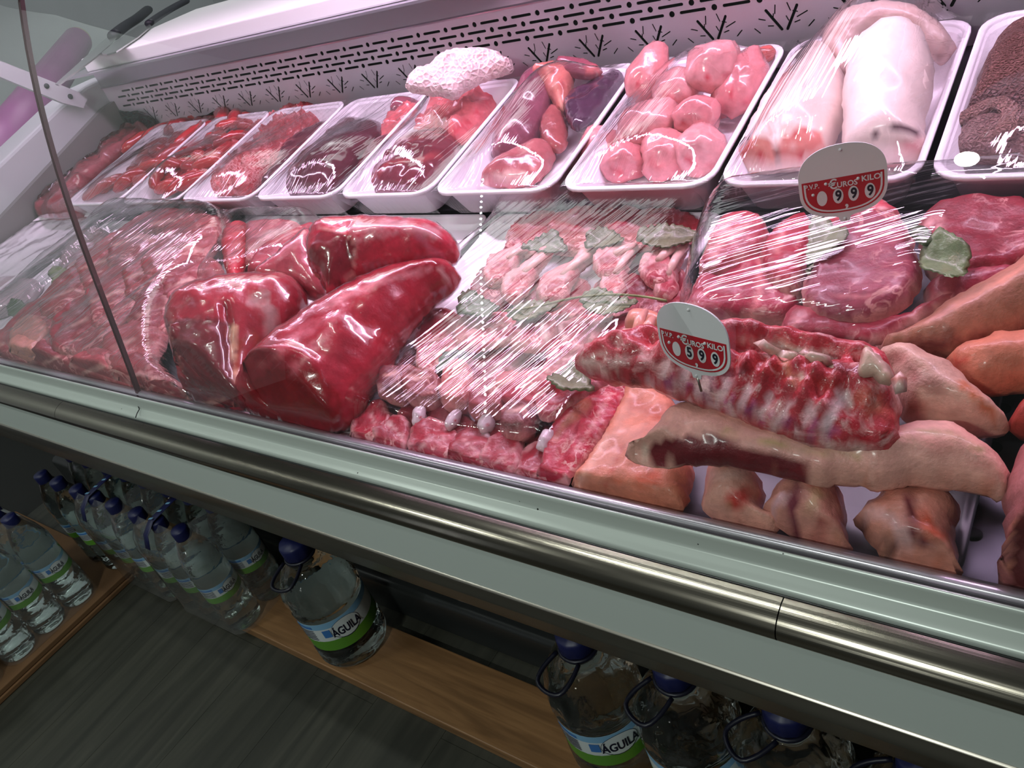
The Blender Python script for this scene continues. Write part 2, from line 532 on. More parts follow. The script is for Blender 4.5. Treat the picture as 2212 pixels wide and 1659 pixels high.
def rest(V, p0):
    """what lies on a shelf is flat where it lies: nothing below the tray floor"""
    V = np.array(V, float); p0 = np.asarray(p0, float)
    if p0[2] < 0.5: return V
    P, N = (PU0, NU) if p0[1] > 0.83 and (p0 - PU0) @ NU > -0.02 else (PL0, NL)
    ymax = 1.180 if P is PU0 else 0.866
    k = np.minimum(1, ymax / V[:, 1]); V = CAM + (V - CAM) * k[:, None]; V[:, 0] = np.maximum(V[:, 0], -2.203)
    d = (V - P) @ N
    return V + N * np.maximum(0, 0.0048 - d)[:, None]


class Slab:
    """a pillow-shaped body whose outline is given in pixels on a plane (p0, n)"""

    def __init__(s, out, p0, n, up, dn, w, res=0.005, amp=0.0, nsc=18, bumps=(), sharp=False, seed=0.0, plane3=False, power=0.5, sheet=False, jag=0.0009):
        n = unit(n); s.n = n; s.p0 = np.asarray(p0, float)
        e1 = unit(np.array([1.0, 0, 0]) - n * n[0]); e2 = np.cross(n, e1)
        if plane3: pts = np.asarray(out, float)
        else: pts = np.array([hitp(x, y, p0, n) for x, y in out])
        q = np.stack([(pts - s.p0) @ e1, (pts - s.p0) @ e2], 1)
        poly = catmull(q, res, True, sharp)
        if jag and not sharp and not sheet:
            nr = np.roll(poly, -1, 0) - np.roll(poly, 1, 0); nr = np.stack([nr[:, 1], -nr[:, 0]], 1) / (np.linalg.norm(nr, axis=1)[:, None] + 1e-9)
            z3 = np.c_[poly, np.full(len(poly), seed + poly[0, 0] * 7)]
            poly = poly + nr * (jag * 2.2 * (fbm(z3, 60, 3) + fbm(z3, 160, 2, 4.0)))[:, None]
        Q, T = triangulate(poly, res)
        d = segd(Q, np.vstack([poly, poly[:1]])); d[d < 1e-6] = 0
        t = np.clip(d / w, 0, 1)
        prof = np.power(np.clip(1 - (1 - t) ** 2, 0, 1), power)
        base = s.p0 + Q[:, :1] * e1 + Q[:, 1:] * e2
        hu = up * prof
        if amp: hu = hu + amp * fbm(base, nsc, 3, seed) * np.clip(t * 1.5, 0, 1)
        bp = pix(base)
        for line, wid, h in bumps:
            hu = hu + h * np.exp(-(segd(bp, line) / wid) ** 2) * np.clip(t * 1.5, 0, 1)
        top = base + n * hu[:, None]
        s.Q, s.d, s.t = Q, d, t
        top = behind_glass(top)
        if sheet:
            s.V, s.F = top, T; s.D = d
        else:
            k = d == 0; idx = np.where(~k)[0]; m = {int(i): len(Q) + j for j, i in enumerate(idx)}
            bot = behind_glass(base[idx] - n * (dn * prof[idx])[:, None])
            s.V = rest(np.vstack([top, bot]), s.p0); s.D = np.concatenate([d, d[idx]])
            s.F = T + [tuple(m.get(i, i) for i in t_[::-1]) for t_ in T]
        s.uv = np.vstack([Q, Q[idx]]) if not sheet else Q

    def color(s, base, paints=(), rim=None):
        c = np.tile(np.array(lin(base)), (len(s.V), 1))
        if rim is not None:
            rc, rw = rim; jit = fbm(s.V, 35, 2, 3.3)
            f = np.clip((rw * (1 + 0.9 * jit) - s.D) / (rw * 0.35), 0, 1)[:, None]
            c = c * (1 - f) + np.array(lin(rc)) * f
        if paints:
            P = pix(s.V); jit = fbm(s.V, 45, 3, 9.1)
            for line, wid, rc, soft in paints:
                dd = segd(P, line) if len(line) < 3 or line[0] != line[-1] else np.where(inside(P, line[:-1]), 0, segd(P, line))
                f = np.clip((wid * (1 + 0.7 * jit) - dd) / max(wid * soft, 0.5), 0, 1)[:, None]
                c = c * (1 - f) + np.array(lin(rc)) * f
        s.col = c
        return s

    def make(s, name, mat, parent=None, **k):
        return mesh(name, s.V, s.F, MT[mat] if isinstance(mat, str) else mat, parent, col=getattr(s, 'col', None), uv=s.uv, **k)

    def film(s, parent, mat='film_t', off=0.0012, name='film_wrap'):
        me = np.zeros_like(s.V)
        F = np.array([f for f in s.F if len(f) == 3])
        nn = np.cross(s.V[F[:, 1]] - s.V[F[:, 0]], s.V[F[:, 2]] - s.V[F[:, 0]])
        for i in range(3): np.add.at(me, F[:, i], nn)
        me /= np.linalg.norm(me, axis=1)[:, None] + 1e-12
        return mesh(name, behind_glass(rest(s.V + me * off, s.p0) if off > 0 else s.V, 0.007), s.F, MT[mat], parent, uv=s.uv)


def lump(c, ax, amp=0.0, nsc=25, seed=0.0, nu=22, nv=14, dent=None):
    """noisy ellipsoid; ax = three radius vectors"""
    c = np.asarray(c, float); ax = np.asarray(ax, float); V = []
    for j in range(nv + 1):
        th = math.pi * j / nv
        for i in range(nu if 0 < j < nv else 1):
            ph = 2 * math.pi * i / nu
            V.append((math.sin(th) * math.cos(ph), math.sin(th) * math.sin(ph), math.cos(th)))
    D = np.array(V); P = c + D @ ax
    if amp: P = P + (D @ ax) * (amp * 1.6 * fbm(P, nsc, 3, seed))[:, None]
    F = [(0, 1 + i, 1 + (i + 1) % nu) for i in range(nu)]
    for j in range(nv - 2):
        a = 1 + j * nu; b = a + nu
        F += [(a + i, b + i, b + (i + 1) % nu, a + (i + 1) % nu) for i in range(nu)]
    a = 1 + (nv - 2) * nu; e = len(V) - 1
    F += [(a + i, e, a + (i + 1) % nu) for i in range(nu)]
    return rest(P, c), F


def pcol(V, base, paints=(), var=0.0):
    s = Slab.__new__(Slab); s.V = np.asarray(V, float); s.D = np.ones(len(V))
    return Slab.color(s, base, paints).col


# viewing tilt: a plane leaning from the deck towards the camera
def lean(f, px, py, h=0.0, where=DK):
    p = where(px, py, h); v = unit(CAM - p); n = unit((1 - f) * np.array([0, 0, 1.0]) + f * v)
    return p, n
# ------------------------------------------------------------------ setting
floor = mesh('floor', *box((-3.4, -1.6, 0.0), (1.6, 2.6, 0.049)), MT['floor_gap'], smooth=False, kind='structure')
k = 0
plank_me = None
for i in range(-15, 3):
    for j in range(3):
        y0 = -1.3 + 1.05 * j - (0.45 if i % 2 else 0.1)
        V, F = box((i * 0.152 + 0.0003, y0 + 0.0003, 0.046), ((i + 1) * 0.152 - 0.0003, y0 + 1.0497, 0.055))
        mesh('floor_plank', V, F, MT['floor'], floor, smooth=False)
wall_left = mesh('wall_left', *box((-3.5, -1.6, 0.0), (-3.4, 2.6, 2.1)), MT['wall'], smooth=False, kind='structure')
wall_back = mesh('wall_back', *box((-3.4, 2.5, 0.0), (1.6, 2.6, 2.1)), MT['wall'], smooth=False, kind='structure')

# ------------------------------------------------------------------ the refrigerated counter
XL, XR = -2.27, 0.75
case = thing('display_case', 'long refrigerated meat counter with steel bumper, white front panel and curved glass', 'display case', (-0.7, 0.8, 0.08))
P = YZ
inner = P(1027, 0.400); mid = P(1041.5, 0.3925); lip = P(1054.5, 0.385)
V, F = strip([(0.4030, 0.60), (0.4030, inner[1] - 0.001), inner, (0.3985, inner[1] + 0.0012), (0.3945, mid[1] + 0.0016), mid, (0.3922, mid[1] - 0.004)], XL, XR)
mesh('glass_channel', V, F, MT['rail'], case)
V, F = strip([(0.3922, mid[1] - 0.004), (0.386, mid[1] - 0.005), (0.3858, lip[1] - 0.001)], XL, XR)
mesh('gasket', V, F, MT['groove'], case)
c1 = P(1086, 0.3805); c2 = P(1120, 0.3680)
prof = [(0.3866, lip[1] - 0.004), (0.3862, lip[1] + 0.0006), lip, (0.3840, lip[1] - 0.0010)]
prof += [(0.3836, lip[1] - 0.004), (0.3815, c1[1] + 0.003), c1, (0.3790, c1[1] - 0.0010), (0.3745, c1[1] - 0.0026), (0.3700, c2[1] + 0.0014), c2, (0.3678, c2[1] - 0.004), (0.3690, c2[1] - 0.010)]
V, F = strip(prof, XL, XR); mesh('top_rail', V, F, MT['cream_paint'], case)
g = P(1129.5, 0.3655)
V, F = strip([(0.3690, c2[1] - 0.006), (0.3662, g[1] + 0.0006), (0.3650, g[1] - 0.001), (0.3650, 0.60)], XL, XR)
mesh('shadow_strip', V, F, MT['dark_grey'], case)
# the bumper: a rounded steel extrusion in three lengths
rmin, rmax = P(1209, 1.0)[1] - 1.15, P(1131, 1.0)[1] - 1.15      # sight-line slopes that touch the bumper below and above


def bump_prof(zc, rz, yc=0.3625, ry=0.0235): return [(yc + ry * math.cos(math.radians(a)), zc + rz * math.sin(math.radians(a))) for a in np.linspace(88, 272, 19)]


zc, rz = 0.61, 0.03
for _ in range(40):
    sl = [(z - 1.15) / y for y, z in bump_prof(zc, rz)]; e0 = min(sl) - rmin; e1 = max(sl) - rmax
    zc -= 0.18 * (e0 + e1); rz -= 0.18 * (e1 - e0)
prof = bump_prof(zc, rz)
for a, b in ((XL, -1.30), (-1.299, -0.1685), (-0.1675, XR)):
    V, F = strip(prof, a, b); mesh('bumper', V, F, MT['steel'], case)
yp = 0.3600
zt, zb = P(1200, yp)[1], P(1288, yp)[1]
V, F = strip([(0.40, zt + 0.01), (yp, zt + 0.01), (yp, zb), (0.40, zb)], XL, XR); mesh('front_panel', V, F, MT['white_panel'], case, smooth=False)
zs = P(1319.5, (yp - 0.0025))[1]
ze = (yp - 0.0025) + 0.006, P(1338.5, (yp - 0.0025) + 0.006)[1]
V, F = strip([(yp + 0.002, zb + 0.0005), ((yp - 0.0025), zb - 0.0006), ((yp - 0.003), zb - 0.002), ((yp - 0.003), zs + 0.0015), ((yp - 0.0023), zs), (0.365, P(1338.5, 0.365)[1]), (0.42, P(1338.5, 0.365)[1])], XL, XR)
mesh('bottom_trim', V, F, MT['steel_trim'], case)
V, F = box((XL, 0.42, P(1338.5, 0.365)[1]), (XR, 1.25, P(1338.5, 0.365)[1] + 0.02)); mesh('underside', V, F, MT['dark'], case, smooth=False)
V, F = box((XL, 0.72, 0.06), (XR, 0.74, 0.48)); mesh('rear_board', V, F, MT['brown_dark'], case, smooth=False)
V, F = strip([(0.516, 0.06), (0.516, 0.132), (0.518, 0.140), (0.526, 0.146), (0.70, 0.146), (0.70, 0.06)], XL, XR); mesh('plinth', V, F, MT['dark_grey'], case)


def holed(rect, holes, seg=10):
    """flat plate in 2-D with round-ended holes -> verts, faces"""
    x0, y0, x1, y1 = rect; pts = [(x0, y0), (x1, y0), (x1, y1), (x0, y1)]; edges = [(0, 1), (1, 2), (2, 3), (3, 0)]; loops = [[0, 1, 2, 3]]
    for (ax, ay), (bx, by), r in holes:
        o = len(pts); d = math.atan2(by - ay, bx - ax); L = []
        same = abs(ax - bx) + abs(ay - by) < 1e-9
        if same:
            L = [(ax + r * math.cos(2 * math.pi * k / seg), ay + r * math.sin(2 * math.pi * k / seg)) for k in range(seg)]
        else:
            h = seg // 2
            for k in range(h): a = d - math.pi / 2 + math.pi * k / (h - 1); L.append((bx + r * math.cos(a), by + r * math.sin(a)))
            for k in range(h): a = d + math.pi / 2 + math.pi * k / (h - 1); L.append((ax + r * math.cos(a), ay + r * math.sin(a)))
        pts += L; n = len(L); edges += [(o + k, o + (k + 1) % n) for k in range(n)]; loops.append(list(range(o, o + n)))
    v, e, f, ov, oe, of = delaunay_2d_cdt([Vector(p) for p in pts], [], loops, 0, 1e-7)
    return [tuple(p) for p in v], [tuple(t) for t, o in zip(f, of) if o == [0]]


# perforated air-return plate behind the upper trays
YB = 1.19
holes = []
for r, (z, o) in enumerate(((0.8888, 0.0), (0.8755, -0.0335), (0.8632, 0.0), (0.8515, -0.0335))):
    for i in range(-17, 17):
        x = -0.9845 + o + i * 0.06735
        if -2.17 < x < 0.15:
            holes.append(((x - 0.0185, z), (x + 0.0185, z), 0.0023)); holes.append(((x + 0.0338, z), (x + 0.0338, z), 0.0046))
strokes = [(-.035, .0194, -.026, .0165), (-.0100, .0349, -.0115, .0236), (-.0136, .0236, -.0148, .0160), (.0069, .0356, .0106, .0250), (.0042, .0182, .0070, .0120),
           (.0152, .0082, .0225, .0100), (.0190, .0150, .0335, .0210), (.0420, .0076, .0340, .0003), (-.0424, .0069, -.0350, -.0002), (-.022, .0080, -.0150, .0072), (.014, .024, .02, .022)]
for i in range(-16, 9):
    cx, cz = -0.5180 + i * 0.1035, 0.8060
    if cx < -2.15: continue
    holes.append(((cx - 0.0235, cz + 0.0295), (cx - 0.0035, cz + 0.001), 0.0021)); holes.append(((cx + 0.0200, cz + 0.0305), (cx + 0.0045, cz + 0.0005), 0.0021))
    for a, b, c, d in strokes: holes.append(((cx + a, cz + b), (cx + c, cz + d), 0.0009))
v2, f2 = holed((-2.235, 0.70, XR, 0.9035), holes)
bp = mesh('back_plate', [(x, YB, z) for x, z in v2], f2, MT['plate'], case, smooth=False)
sm = bp.modifiers.new('thickness', 'SOLIDIFY'); sm.thickness = 0.0012 * S; sm.offset = 1
V, F = box((-2.235, YB + 0.006, 0.70), (XR, YB + 0.016, 0.905)); mesh('air_duct', V, F, MT['dark'], case, smooth=False)
V, F = strip([(YB + 0.01, 0.9040), (YB - 0.004, 0.9040), (YB - 0.005, 0.9065), (YB - 0.001, 0.9085), (YB - 0.003, 0.945), (1.155, 0.957), (1.10, 0.9575), (1.10, 0.962), (1.25, 0.962)], -2.235, XR)
mesh('rear_channel', V, F, MT['rail'], case, smooth=False)
# inside floor: lower deck with round drain holes, step, upper shelf
holes = []
for i in range(8):
    for j in range(10): holes.append(((-0.06 + 0.040 * i, 0.42 + 0.044 * j), (-0.06 + 0.040 * i, 0.42 + 0.044 * j), 0.0065))
v2, f2 = holed((XL, 0.4045, XR, 0.905), holes, 12)
o = mesh('deck', [tuple(dk(x, y, -0.004)) for x, y in v2], f2, MT['deck'], case, smooth=False)
V, F = [dk(XL, .40, -0.03), dk(XR, .40, -0.03), dk(XR, .91, -0.03), dk(XL, .91, -0.03)], [(0, 1, 2, 3)]; mesh('drip_pan', V, F, MT['dark'], case, smooth=False)
zf = up(0, 0.872)[2]
V, F = strip([(0.905, 0.66), (0.905, zf - 0.030), (0.878, zf - 0.026), (0.870, zf - 0.003), (0.873, zf - 0.001), (1.19, up(0, 1.19, -0.001)[2])], XL, XR)
mesh('upper_shelf', V, F, plain('black_shelf', (30, 26, 34), 0.4), case, smooth=False)
V, F = box((XL, 1.20, 0.1), (XR, 1.25, 0.905)); mesh('rear_body', V, F, MT['white_panel'], case, smooth=False)
# end wall of the case
ew = [(0.40, 0.50), (0.40, 0.655), (0.60, 0.745), (0.826, 0.846), (1.061, 0.909), (1.15, 0.925), (1.25, 0.925), (1.25, 0.50)]
V, F = strip(ew, -2.36, -2.235, True); o = mesh('end_panel', V, F, MT['wall'], case, smooth=False); bevel(o, 0.008)
V, F = strip([(0.45, 0.66), (0.77, 0.748), (1.15, 0.863), (1.19, 0.868), (1.19, 0.60), (0.45, 0.60)], -2.236, -2.212, True); mesh('end_liner', V, F, plain('grey_liner', (120, 118, 116), 0.5), case, smooth=False)
# bracket that carries the end glass
br = np.array([(1.130, 0.905), (0.94, 1.09), (0.915, 1.065), (1.06, 0.915), (1.10, 0.885)])
V, F = strip([tuple(p) for p in br], -2.222, -2.208, True); bk = mesh('glass_bracket', V, F, MT['wall'], case, smooth=False)
for y, z in ((1.085, 0.922), (1.045, 0.965)):
    V, F = lathe([(0.0, 0.004), (0.006, 0.003), (0.0065, 0.0)], (-2.208, y, z), 12, (1, 0, 0)); mesh('bolt', V, F, MT['dark'], bk)
# curved front glass, two panes with a seam
gz = np.array([.655, .706, .78, .852, .918, .967, 1.026, 1.067, 1.108, 1.152, 1.20, 1.25, 1.30, 1.34]); gy = np.array([.3925, .402, .421, .441, .458, .471, .491, .507, .526, .549, .580, .620, .672, .72])
co = np.polyfit(gz[:10], gy[:10], 3); zz = np.concatenate([np.linspace(.655, 1.15, 22), gz[10:]]); yy = np.concatenate([np.polyval(co, zz[:22]), gy[10:]])
prof = list(zip(yy, zz))
for a, b in ((-2.21, -1.1025), (-1.0985, XR)):
    V, F = strip(prof, a, b); mesh('glass_pane', V, F, MT['glass'], case)
nn = len(prof); V = []; F = []
for dx, dy in ((-0.0030, 0), (0.0030, 0), (0.0030, 0.006), (-0.0030, 0.006)): V += [(-1.1005 + dx, y + dy, z) for y, z in prof]
for q in range(4): F += [(q * nn + i, q * nn + i + 1, ((q + 1) % 4) * nn + i + 1, ((q + 1) % 4) * nn + i) for i in range(nn - 1)]
mesh('glass_seam', V, F, MT['seam'], case, smooth=False)
# crack in the rail paint where the panes meet
pts = [DK(293, 857, .026), DK(291, 865, .024)]
crk = [hitp(x, y, (0, 0.372, c1[1] + 0.0012), unit((0, -0.1, 1))) for x, y in ((291, 861), (297, 874), (301, 884), (296, 893), (293, 902))]
V, F = tube(crk, 0.0007, 5); mesh('rail_crack', V, F, MT['dark'], case)

# white cutting board and bench behind, knives on it
bd = thing('cutting_board', 'thick white polyethylene cutting board along the back of the counter', 'cutting board', (-0.7, 1.3, 0.962))
V, F = box((-2.125, 1.118, 0.9625), (XR, 1.50, 0.9945)); o = mesh('board_slab', V, F, MT['board'], bd, smooth=False); bevel(o, 0.004, 3)
bench = mesh('work_bench', *box((-2.36, 1.255, 0.06), (XR, 1.9, 0.960)), MT['wall'], smooth=False); tag(bench, 'pale grey work bench standing behind the refrigerated counter', 'bench')


def onplane_z(px, py, z): return hitp(px, py, (0, 0, z), np.array([0, 0, 1.0]))


def knife(name, label, blade, handle, z, thick):
    k = thing(name, label, 'knife', onplane_z(*blade[0], z), 'knives on the cutting board')
    A = np.array([onplane_z(x, y, z) for x, y in blade])
    V = [(*p[:2], p[2] + 0.003) for p in A] + [(*p[:2], p[2]) for p in A]; n = len(A)
    F = [tuple(range(n)), tuple(range(2 * n - 1, n - 1, -1))] + [(i, n + i, n + (i + 1) % n, (i + 1) % n) for i in range(n)]
    mesh('blade', V, F, MT['blade'], k, smooth=False)
    H = [onplane_z(x, y, z + 0.006) for x, y in handle]
    V, F = tube(catmull(H, 0.02, False), thick, 12, True, 0.7); mesh('handle', V, F, MT['black'], k)


knife('boning_knife', 'black handled knife whose narrow blade hangs over the board end', [(128, 186), (121, 184), (150, 158), (205, 108), (240, 76), (252, 82), (238, 100), (205, 128)], [(246, 76), (268, 58), (296, 40), (318, 22)], 0.9985, 0.019)
knife('slicing_knife', 'second knife lying at the back of the board with a wide grey blade', [(220, 117), (250, 92), (300, 58), (322, 52), (328, 58), (300, 82), (252, 114), (232, 120)], [(322, 50), (345, 34), (375, 16), (402, 2)], 0.9975, 0.013)
# rolled pink paper beyond the end panel
a = CAM + ray(-15, 355) / FPX * 2.15; b = CAM + ray(168, 88) / FPX * 2.85
rl = thing('paper_roll', 'pink wrapping paper roll lying beyond the end of the counter', 'paper roll', a)
V, F = tube([a, a * 0.6 + b * 0.4, b], [0.072, 0.062, 0.046], 28, True); mesh('paper', V, F, MT['pink_paper'], rl)
dr = unit(b - a)
V, F = tube([b - dr * 0.01, b + dr * 0.02], 0.041, 24); mesh('core', V, F, plain('card_core', (196, 184, 170), 0.7), rl)
o = mesh('roll_stand', *box((min(a[0], b[0]) - 0.05, 0.6, 0.06), (-2.42, 1.20, a[2] - 0.085)), MT['wall'], smooth=False); tag(o, 'pale side counter that carries the pink paper roll', 'counter')

# upright LED strip in a chiller across the aisle (seen as a dotted reflection in the front glass)
led = thing('led_strip', 'upright LED strip across the aisle mirrored as a dotted line in the glass', 'light', (-2.0, -1.52, 0.055))
V, F = box((-2.012, -1.53, 0.055), (-1.988, -1.515, 1.25)); mesh('strip_body', V, F, MT['dark_grey'], led, smooth=False)
t = NT('led_chip'); e = t.n('ShaderNodeEmission'); e.inputs[0].default_value = (0.86, 0.93, 1, 1); e.inputs[1].default_value = 55; t.l(e.outputs[0], t.out.inputs[0])
pp = [lathe([(0.0, 0.003), (0.0052, 0.002), (0.006, 0.0)], (-2.0, -1.515, 0.09 + 0.031 * i), 8, (0, 1, 0)) for i in range(37)]
mesh('led_chips', *merge(*pp), t.m, led, kind='stuff')
V, F = strip([(1.02, 1.385), (0.690, 1.385), (0.690, 1.25), (0.684, 1.25), (0.680, 1.262), (0.680, 1.42), (1.02, 1.42)], -1.85, XR, True)
mesh('shade_canopy', V, F, MT['rail'], case, smooth=False)  # unseen canopy, added with a lip to keep lamp light off the rail
# ------------------------------------------------------------------ trays


def rrect(x0, x1, y0, y1, r, n=6):
    L = []
    for cx, cy, a0 in ((x1 - r, y1 - r, 0), (x0 + r, y1 - r, 90), (x0 + r, y0 + r, 180), (x1 - r, y0 + r, 270)):
        for k in range(n): a = math.radians(a0 + 90 * k / (n - 1)); L.append((cx + r * math.cos(a), cy + r * math.sin(a)))
    return L


def tray_mesh(x0, x1, y0, y1, depth, place, r=0.030, lip=0.007, taper=0.022, z0=0.0):
    rings = []
    def ring(ins, h, rr): rings.append([place(x, y, z0 + h) for x, y in rrect(x0 + ins, x1 - ins, y0 + ins, y1 - ins, rr)])
    ring(taper + 0.012, 0.0, r * 0.6); ring(taper, 0.006, r * 0.8); ring(lip + 0.0015, depth - 0.004, r); ring(0.0, depth - 0.0045, r + 0.003); ring(0.0, depth - 0.001, r + 0.003)
    ring(0.0015, depth, r + 0.002); ring(lip - 0.001, depth, r); ring(lip + 0.0005, depth - 0.002, r); ring(taper + 0.002, 0.009, r * 0.8); ring(taper + 0.012, 0.0035, r * 0.6)
    n = len(rings[0]); V = [p for R in rings for p in R]; F = []
    for i in range(len(rings) - 1):
        for k in range(n): F.append((i * n + k, i * n + (k + 1) % n, (i + 1) * n + (k + 1) % n, (i + 1) * n + k))
    F.append(tuple(range(n - 1, -1, -1))); F.append(tuple(range((len(rings) - 1) * n, len(rings) * n)))
    return V, F


def dome_film(x0, x1, y0, y1, place, h0, bulge, mat, parent, nx=26, ny=40, ang=0.0, side=0.02, amp=0.002):
    """film stretched over a tray: taut at the rim, lifted by the given (x, y, radius, height) bulges, tucked under at front and sides"""
    V = []; uv = []
    for j in range(ny + 1):
        for i in range(nx + 1):
            u, v = i / nx, j / ny; x = x0 + (x1 - x0) * u; y = y0 + (y1 - y0) * v
            z = h0
            e = min(u, 1 - u, v, 1 - v) * 2; e = min(1, e * 3.0)
            for bx, by, br, bh in bulge:
                z += bh * math.exp(-(((x - bx) / br) ** 2 + ((y - by) / (br * 1.2)) ** 2)) * e
            V.append(place(x, y, z)); uv.append((x - x0, y - y0))
    V = np.array(V); V = V + np.array([0, 0, 1]) * (amp * fbm(V, 22, 2, 4.0))[:, None]
    V = list(V); F = [(j * (nx + 1) + i, j * (nx + 1) + i + 1, (j + 1) * (nx + 1) + i + 1, (j + 1) * (nx + 1) + i) for j in range(ny) for i in range(nx)]
    # front skirt drawn under the rim
    o = len(V)
    for i in range(nx + 1):
        x = x0 + (x1 - x0) * i / nx
        V.append(place(x, y0 - 0.002, h0 - 0.006)); uv.append((x - x0, -0.006))
    for i in range(nx + 1):
        x = x0 + (x1 - x0) * i / nx; x = (x0 + x1) / 2 + (x - (x0 + x1) / 2) * 0.85
        V.append(place(x, y0 + side, h0 - 0.055)); uv.append((x - x0, -0.06))
    F += [(o + i, o + i + 1, i + 1, i) for i in range(nx)] + [(o + nx + 1 + i, o + nx + 2 + i, o + i + 1, o + i) for i in range(nx)]
    return mesh('film_wrap', V, F, MT[mat], parent, uv=uv)


UT = [(-1.990, -1.752), (-1.738, -1.518), (-1.512, -1.276), (-1.270, -1.050), (-1.044, -0.840), (-0.834, -0.617), (-0.606, -0.392), (-0.384, -0.168), (-0.160, 0.060)]
FA = [0.75, 0.75, 0.75, 0.72, 0.70, 0.68, 0.62, 0.58, 0.52]
TLAB = ['narrow white plastic tray with few red strips, leftmost of the deep row', 'white plastic tray heaped with glossy red marinated strips',
        'white plastic tray holding loose red minced meat', 'white plastic tray with one dark liver lying under shiny film',
        'white plastic tray with pink lung, dark liver and pale honeycomb tripe on top', 'white plastic tray holding hearts and other purple offal',
        'white plastic tray filled with rounded pink glands', 'white plastic tray with pale skinned pork feet standing above its rim', 'white plastic tray of brown fuzzy tripe']
BUL = [[(-1.86, .93, .08, .016)], [(-1.63, .93, .075, .032)], [(-1.40, .93, .075, .022)], [(-1.14, .935, .078, .032)], [(-.95, .93, .075, .034), (-.93, 1.10, .08, .05)],
       [(-.72, 1.05, .08, .055), (-.72, .91, .07, .034)], [(-.5, .91, .09, .034), (-.48, 1.06, .08, .045)], [(-.28, .93, .1, .058), (-.24, 1.06, .09, .085)], [(-.02, .93, .1, .036)]]
UTRAY = []
for i, (x0, x1) in enumerate(UT):
    y0, y1 = 0.832, 1.150
    t = thing('deep_tray', TLAB[i], 'tray', up((x0 + x1) / 2, y0), 'deep white trays on the upper shelf')
    mesh('tray_shell', *tray_mesh(x0, x1, y0, y1, 0.058, up), MT['white_plastic'], t)
    mt = 'film_u%d' % i; MT[mt] = film('film_tray_%s' % 'abcdefghi'[i], -1.50 + 0.03 * i, [.3, .35, .35, .6, .5, .5, .45, .6, .35][i], 2.0, 0.014, 240)
    dome_film(x0 + 0.003, x1 - 0.003, y0 + 0.002, y1 - 0.003, up, 0.0595, BUL[i], mt, t, amp=0.0015)
    UTRAY.append(t)


def flat_tray(x0, x1, y0, y1, label, depth=0.015, name='flat_tray', h=0.0, mat='white_plastic'):
    t = thing(name, label, 'tray', dk((x0 + x1) / 2, y0), 'shallow white trays on the lower deck')
    mesh('tray_shell', *tray_mesh(x0, x1, y0, y1, depth, dk, r=0.018, lip=0.008, taper=0.014, z0=h), MT[mat], t)
    return t


def pack_film(t, out, top, w, mat, h=0.004, res=0.011, amp=0.004, bumps=(), nsc=14, rise=0.0, ymid=0.62):
    s = Slab(out, PL0 + NL * h, NL, top, 0, w, res, amp, nsc, bumps, sheet=True, power=0.6)
    s.V = s.V + NL * (rise * (np.minimum(s.V[:, 1], 0.71) - ymid) * np.clip(s.t, 0, 1))[:, None]
    k = np.minimum(1, 0.864 / s.V[:, 1]); s.V = CAM + (s.V - CAM) * k[:, None]
    return s.make('film_wrap', mat, t)
# ------------------------------------------------------------------ what lies in the deep trays
def lumpx(px, py, h, a, b, ang, c, where=UPP, amp=0.10, seed=0.0, n=NU, nsc=30):
    """ellipsoid whose outline in the picture is about an a x b pixel ellipse turned by ang degrees; c = thickness radius"""
    p = where(px, py, h); d = np.linalg.norm(p - CAM) / FPX * 1.04
    v = unit(CAM - p); nn = unit(0.35 * n + 0.65 * v)
    r = ROT @ np.array([math.cos(math.radians(ang)), math.sin(math.radians(ang)), 0]); r = unit(r - nn * (r @ nn)); q = np.cross(nn, r)
    return lump(p, [r * a * d, q * b * d, nn * c], amp, nsc, seed)


def lumpo(name, label, cat, group, px, py, h, a, b, ang, c, mat, base, paints=(), parent=None, **k):
    V, F = lumpx(px, py, h, a, b, ang, c, **k)
    o = mesh(name, V, F, MT[mat], parent, col=pcol(V, base, paints))
    return tag(o, label, cat, group)


def slabo(name, label, cat, group, out, p0n, upd, dn, w, mat, base, paints=(), rim=None, parent=None, **k):
    s = Slab(out, p0n[0], p0n[1], upd, dn, w, **k).color(base, paints, rim)
    o = s.make(name, mat, parent); tag(o, label, cat, group)
    return o, s


def upl(px, py, h, f=0.0):
    if f: return lean(f, px, py, h, UPP)
    return UPP(px, py, h), NU


# clear bag of meat at the far end
o, s = slabo('bagged_meat', 'dark red meat slab in a clear bag at the far end of the shelf', 'meat', None,
             [(58, 440), (80, 412), (165, 325), (222, 275), (262, 258), (310, 250), (337, 262), (325, 285), (250, 345), (190, 405), (196, 440), (170, 466), (110, 470), (70, 462)],
             upl(190, 370, 0.02), 0.03, 0.02, 0.03, 'offal', (150, 62, 72), [([(80, 430), (220, 300), (320, 262)], 18, (120, 42, 50), 0.8), ([(150, 400), (260, 310)], 10, (176, 96, 104), 0.9)], amp=0.012, res=0.012)
s.film(o, 'film_t', 0.002)

REDS = [(178, 44, 50), (190, 52, 58), (164, 38, 46), (196, 66, 66)]


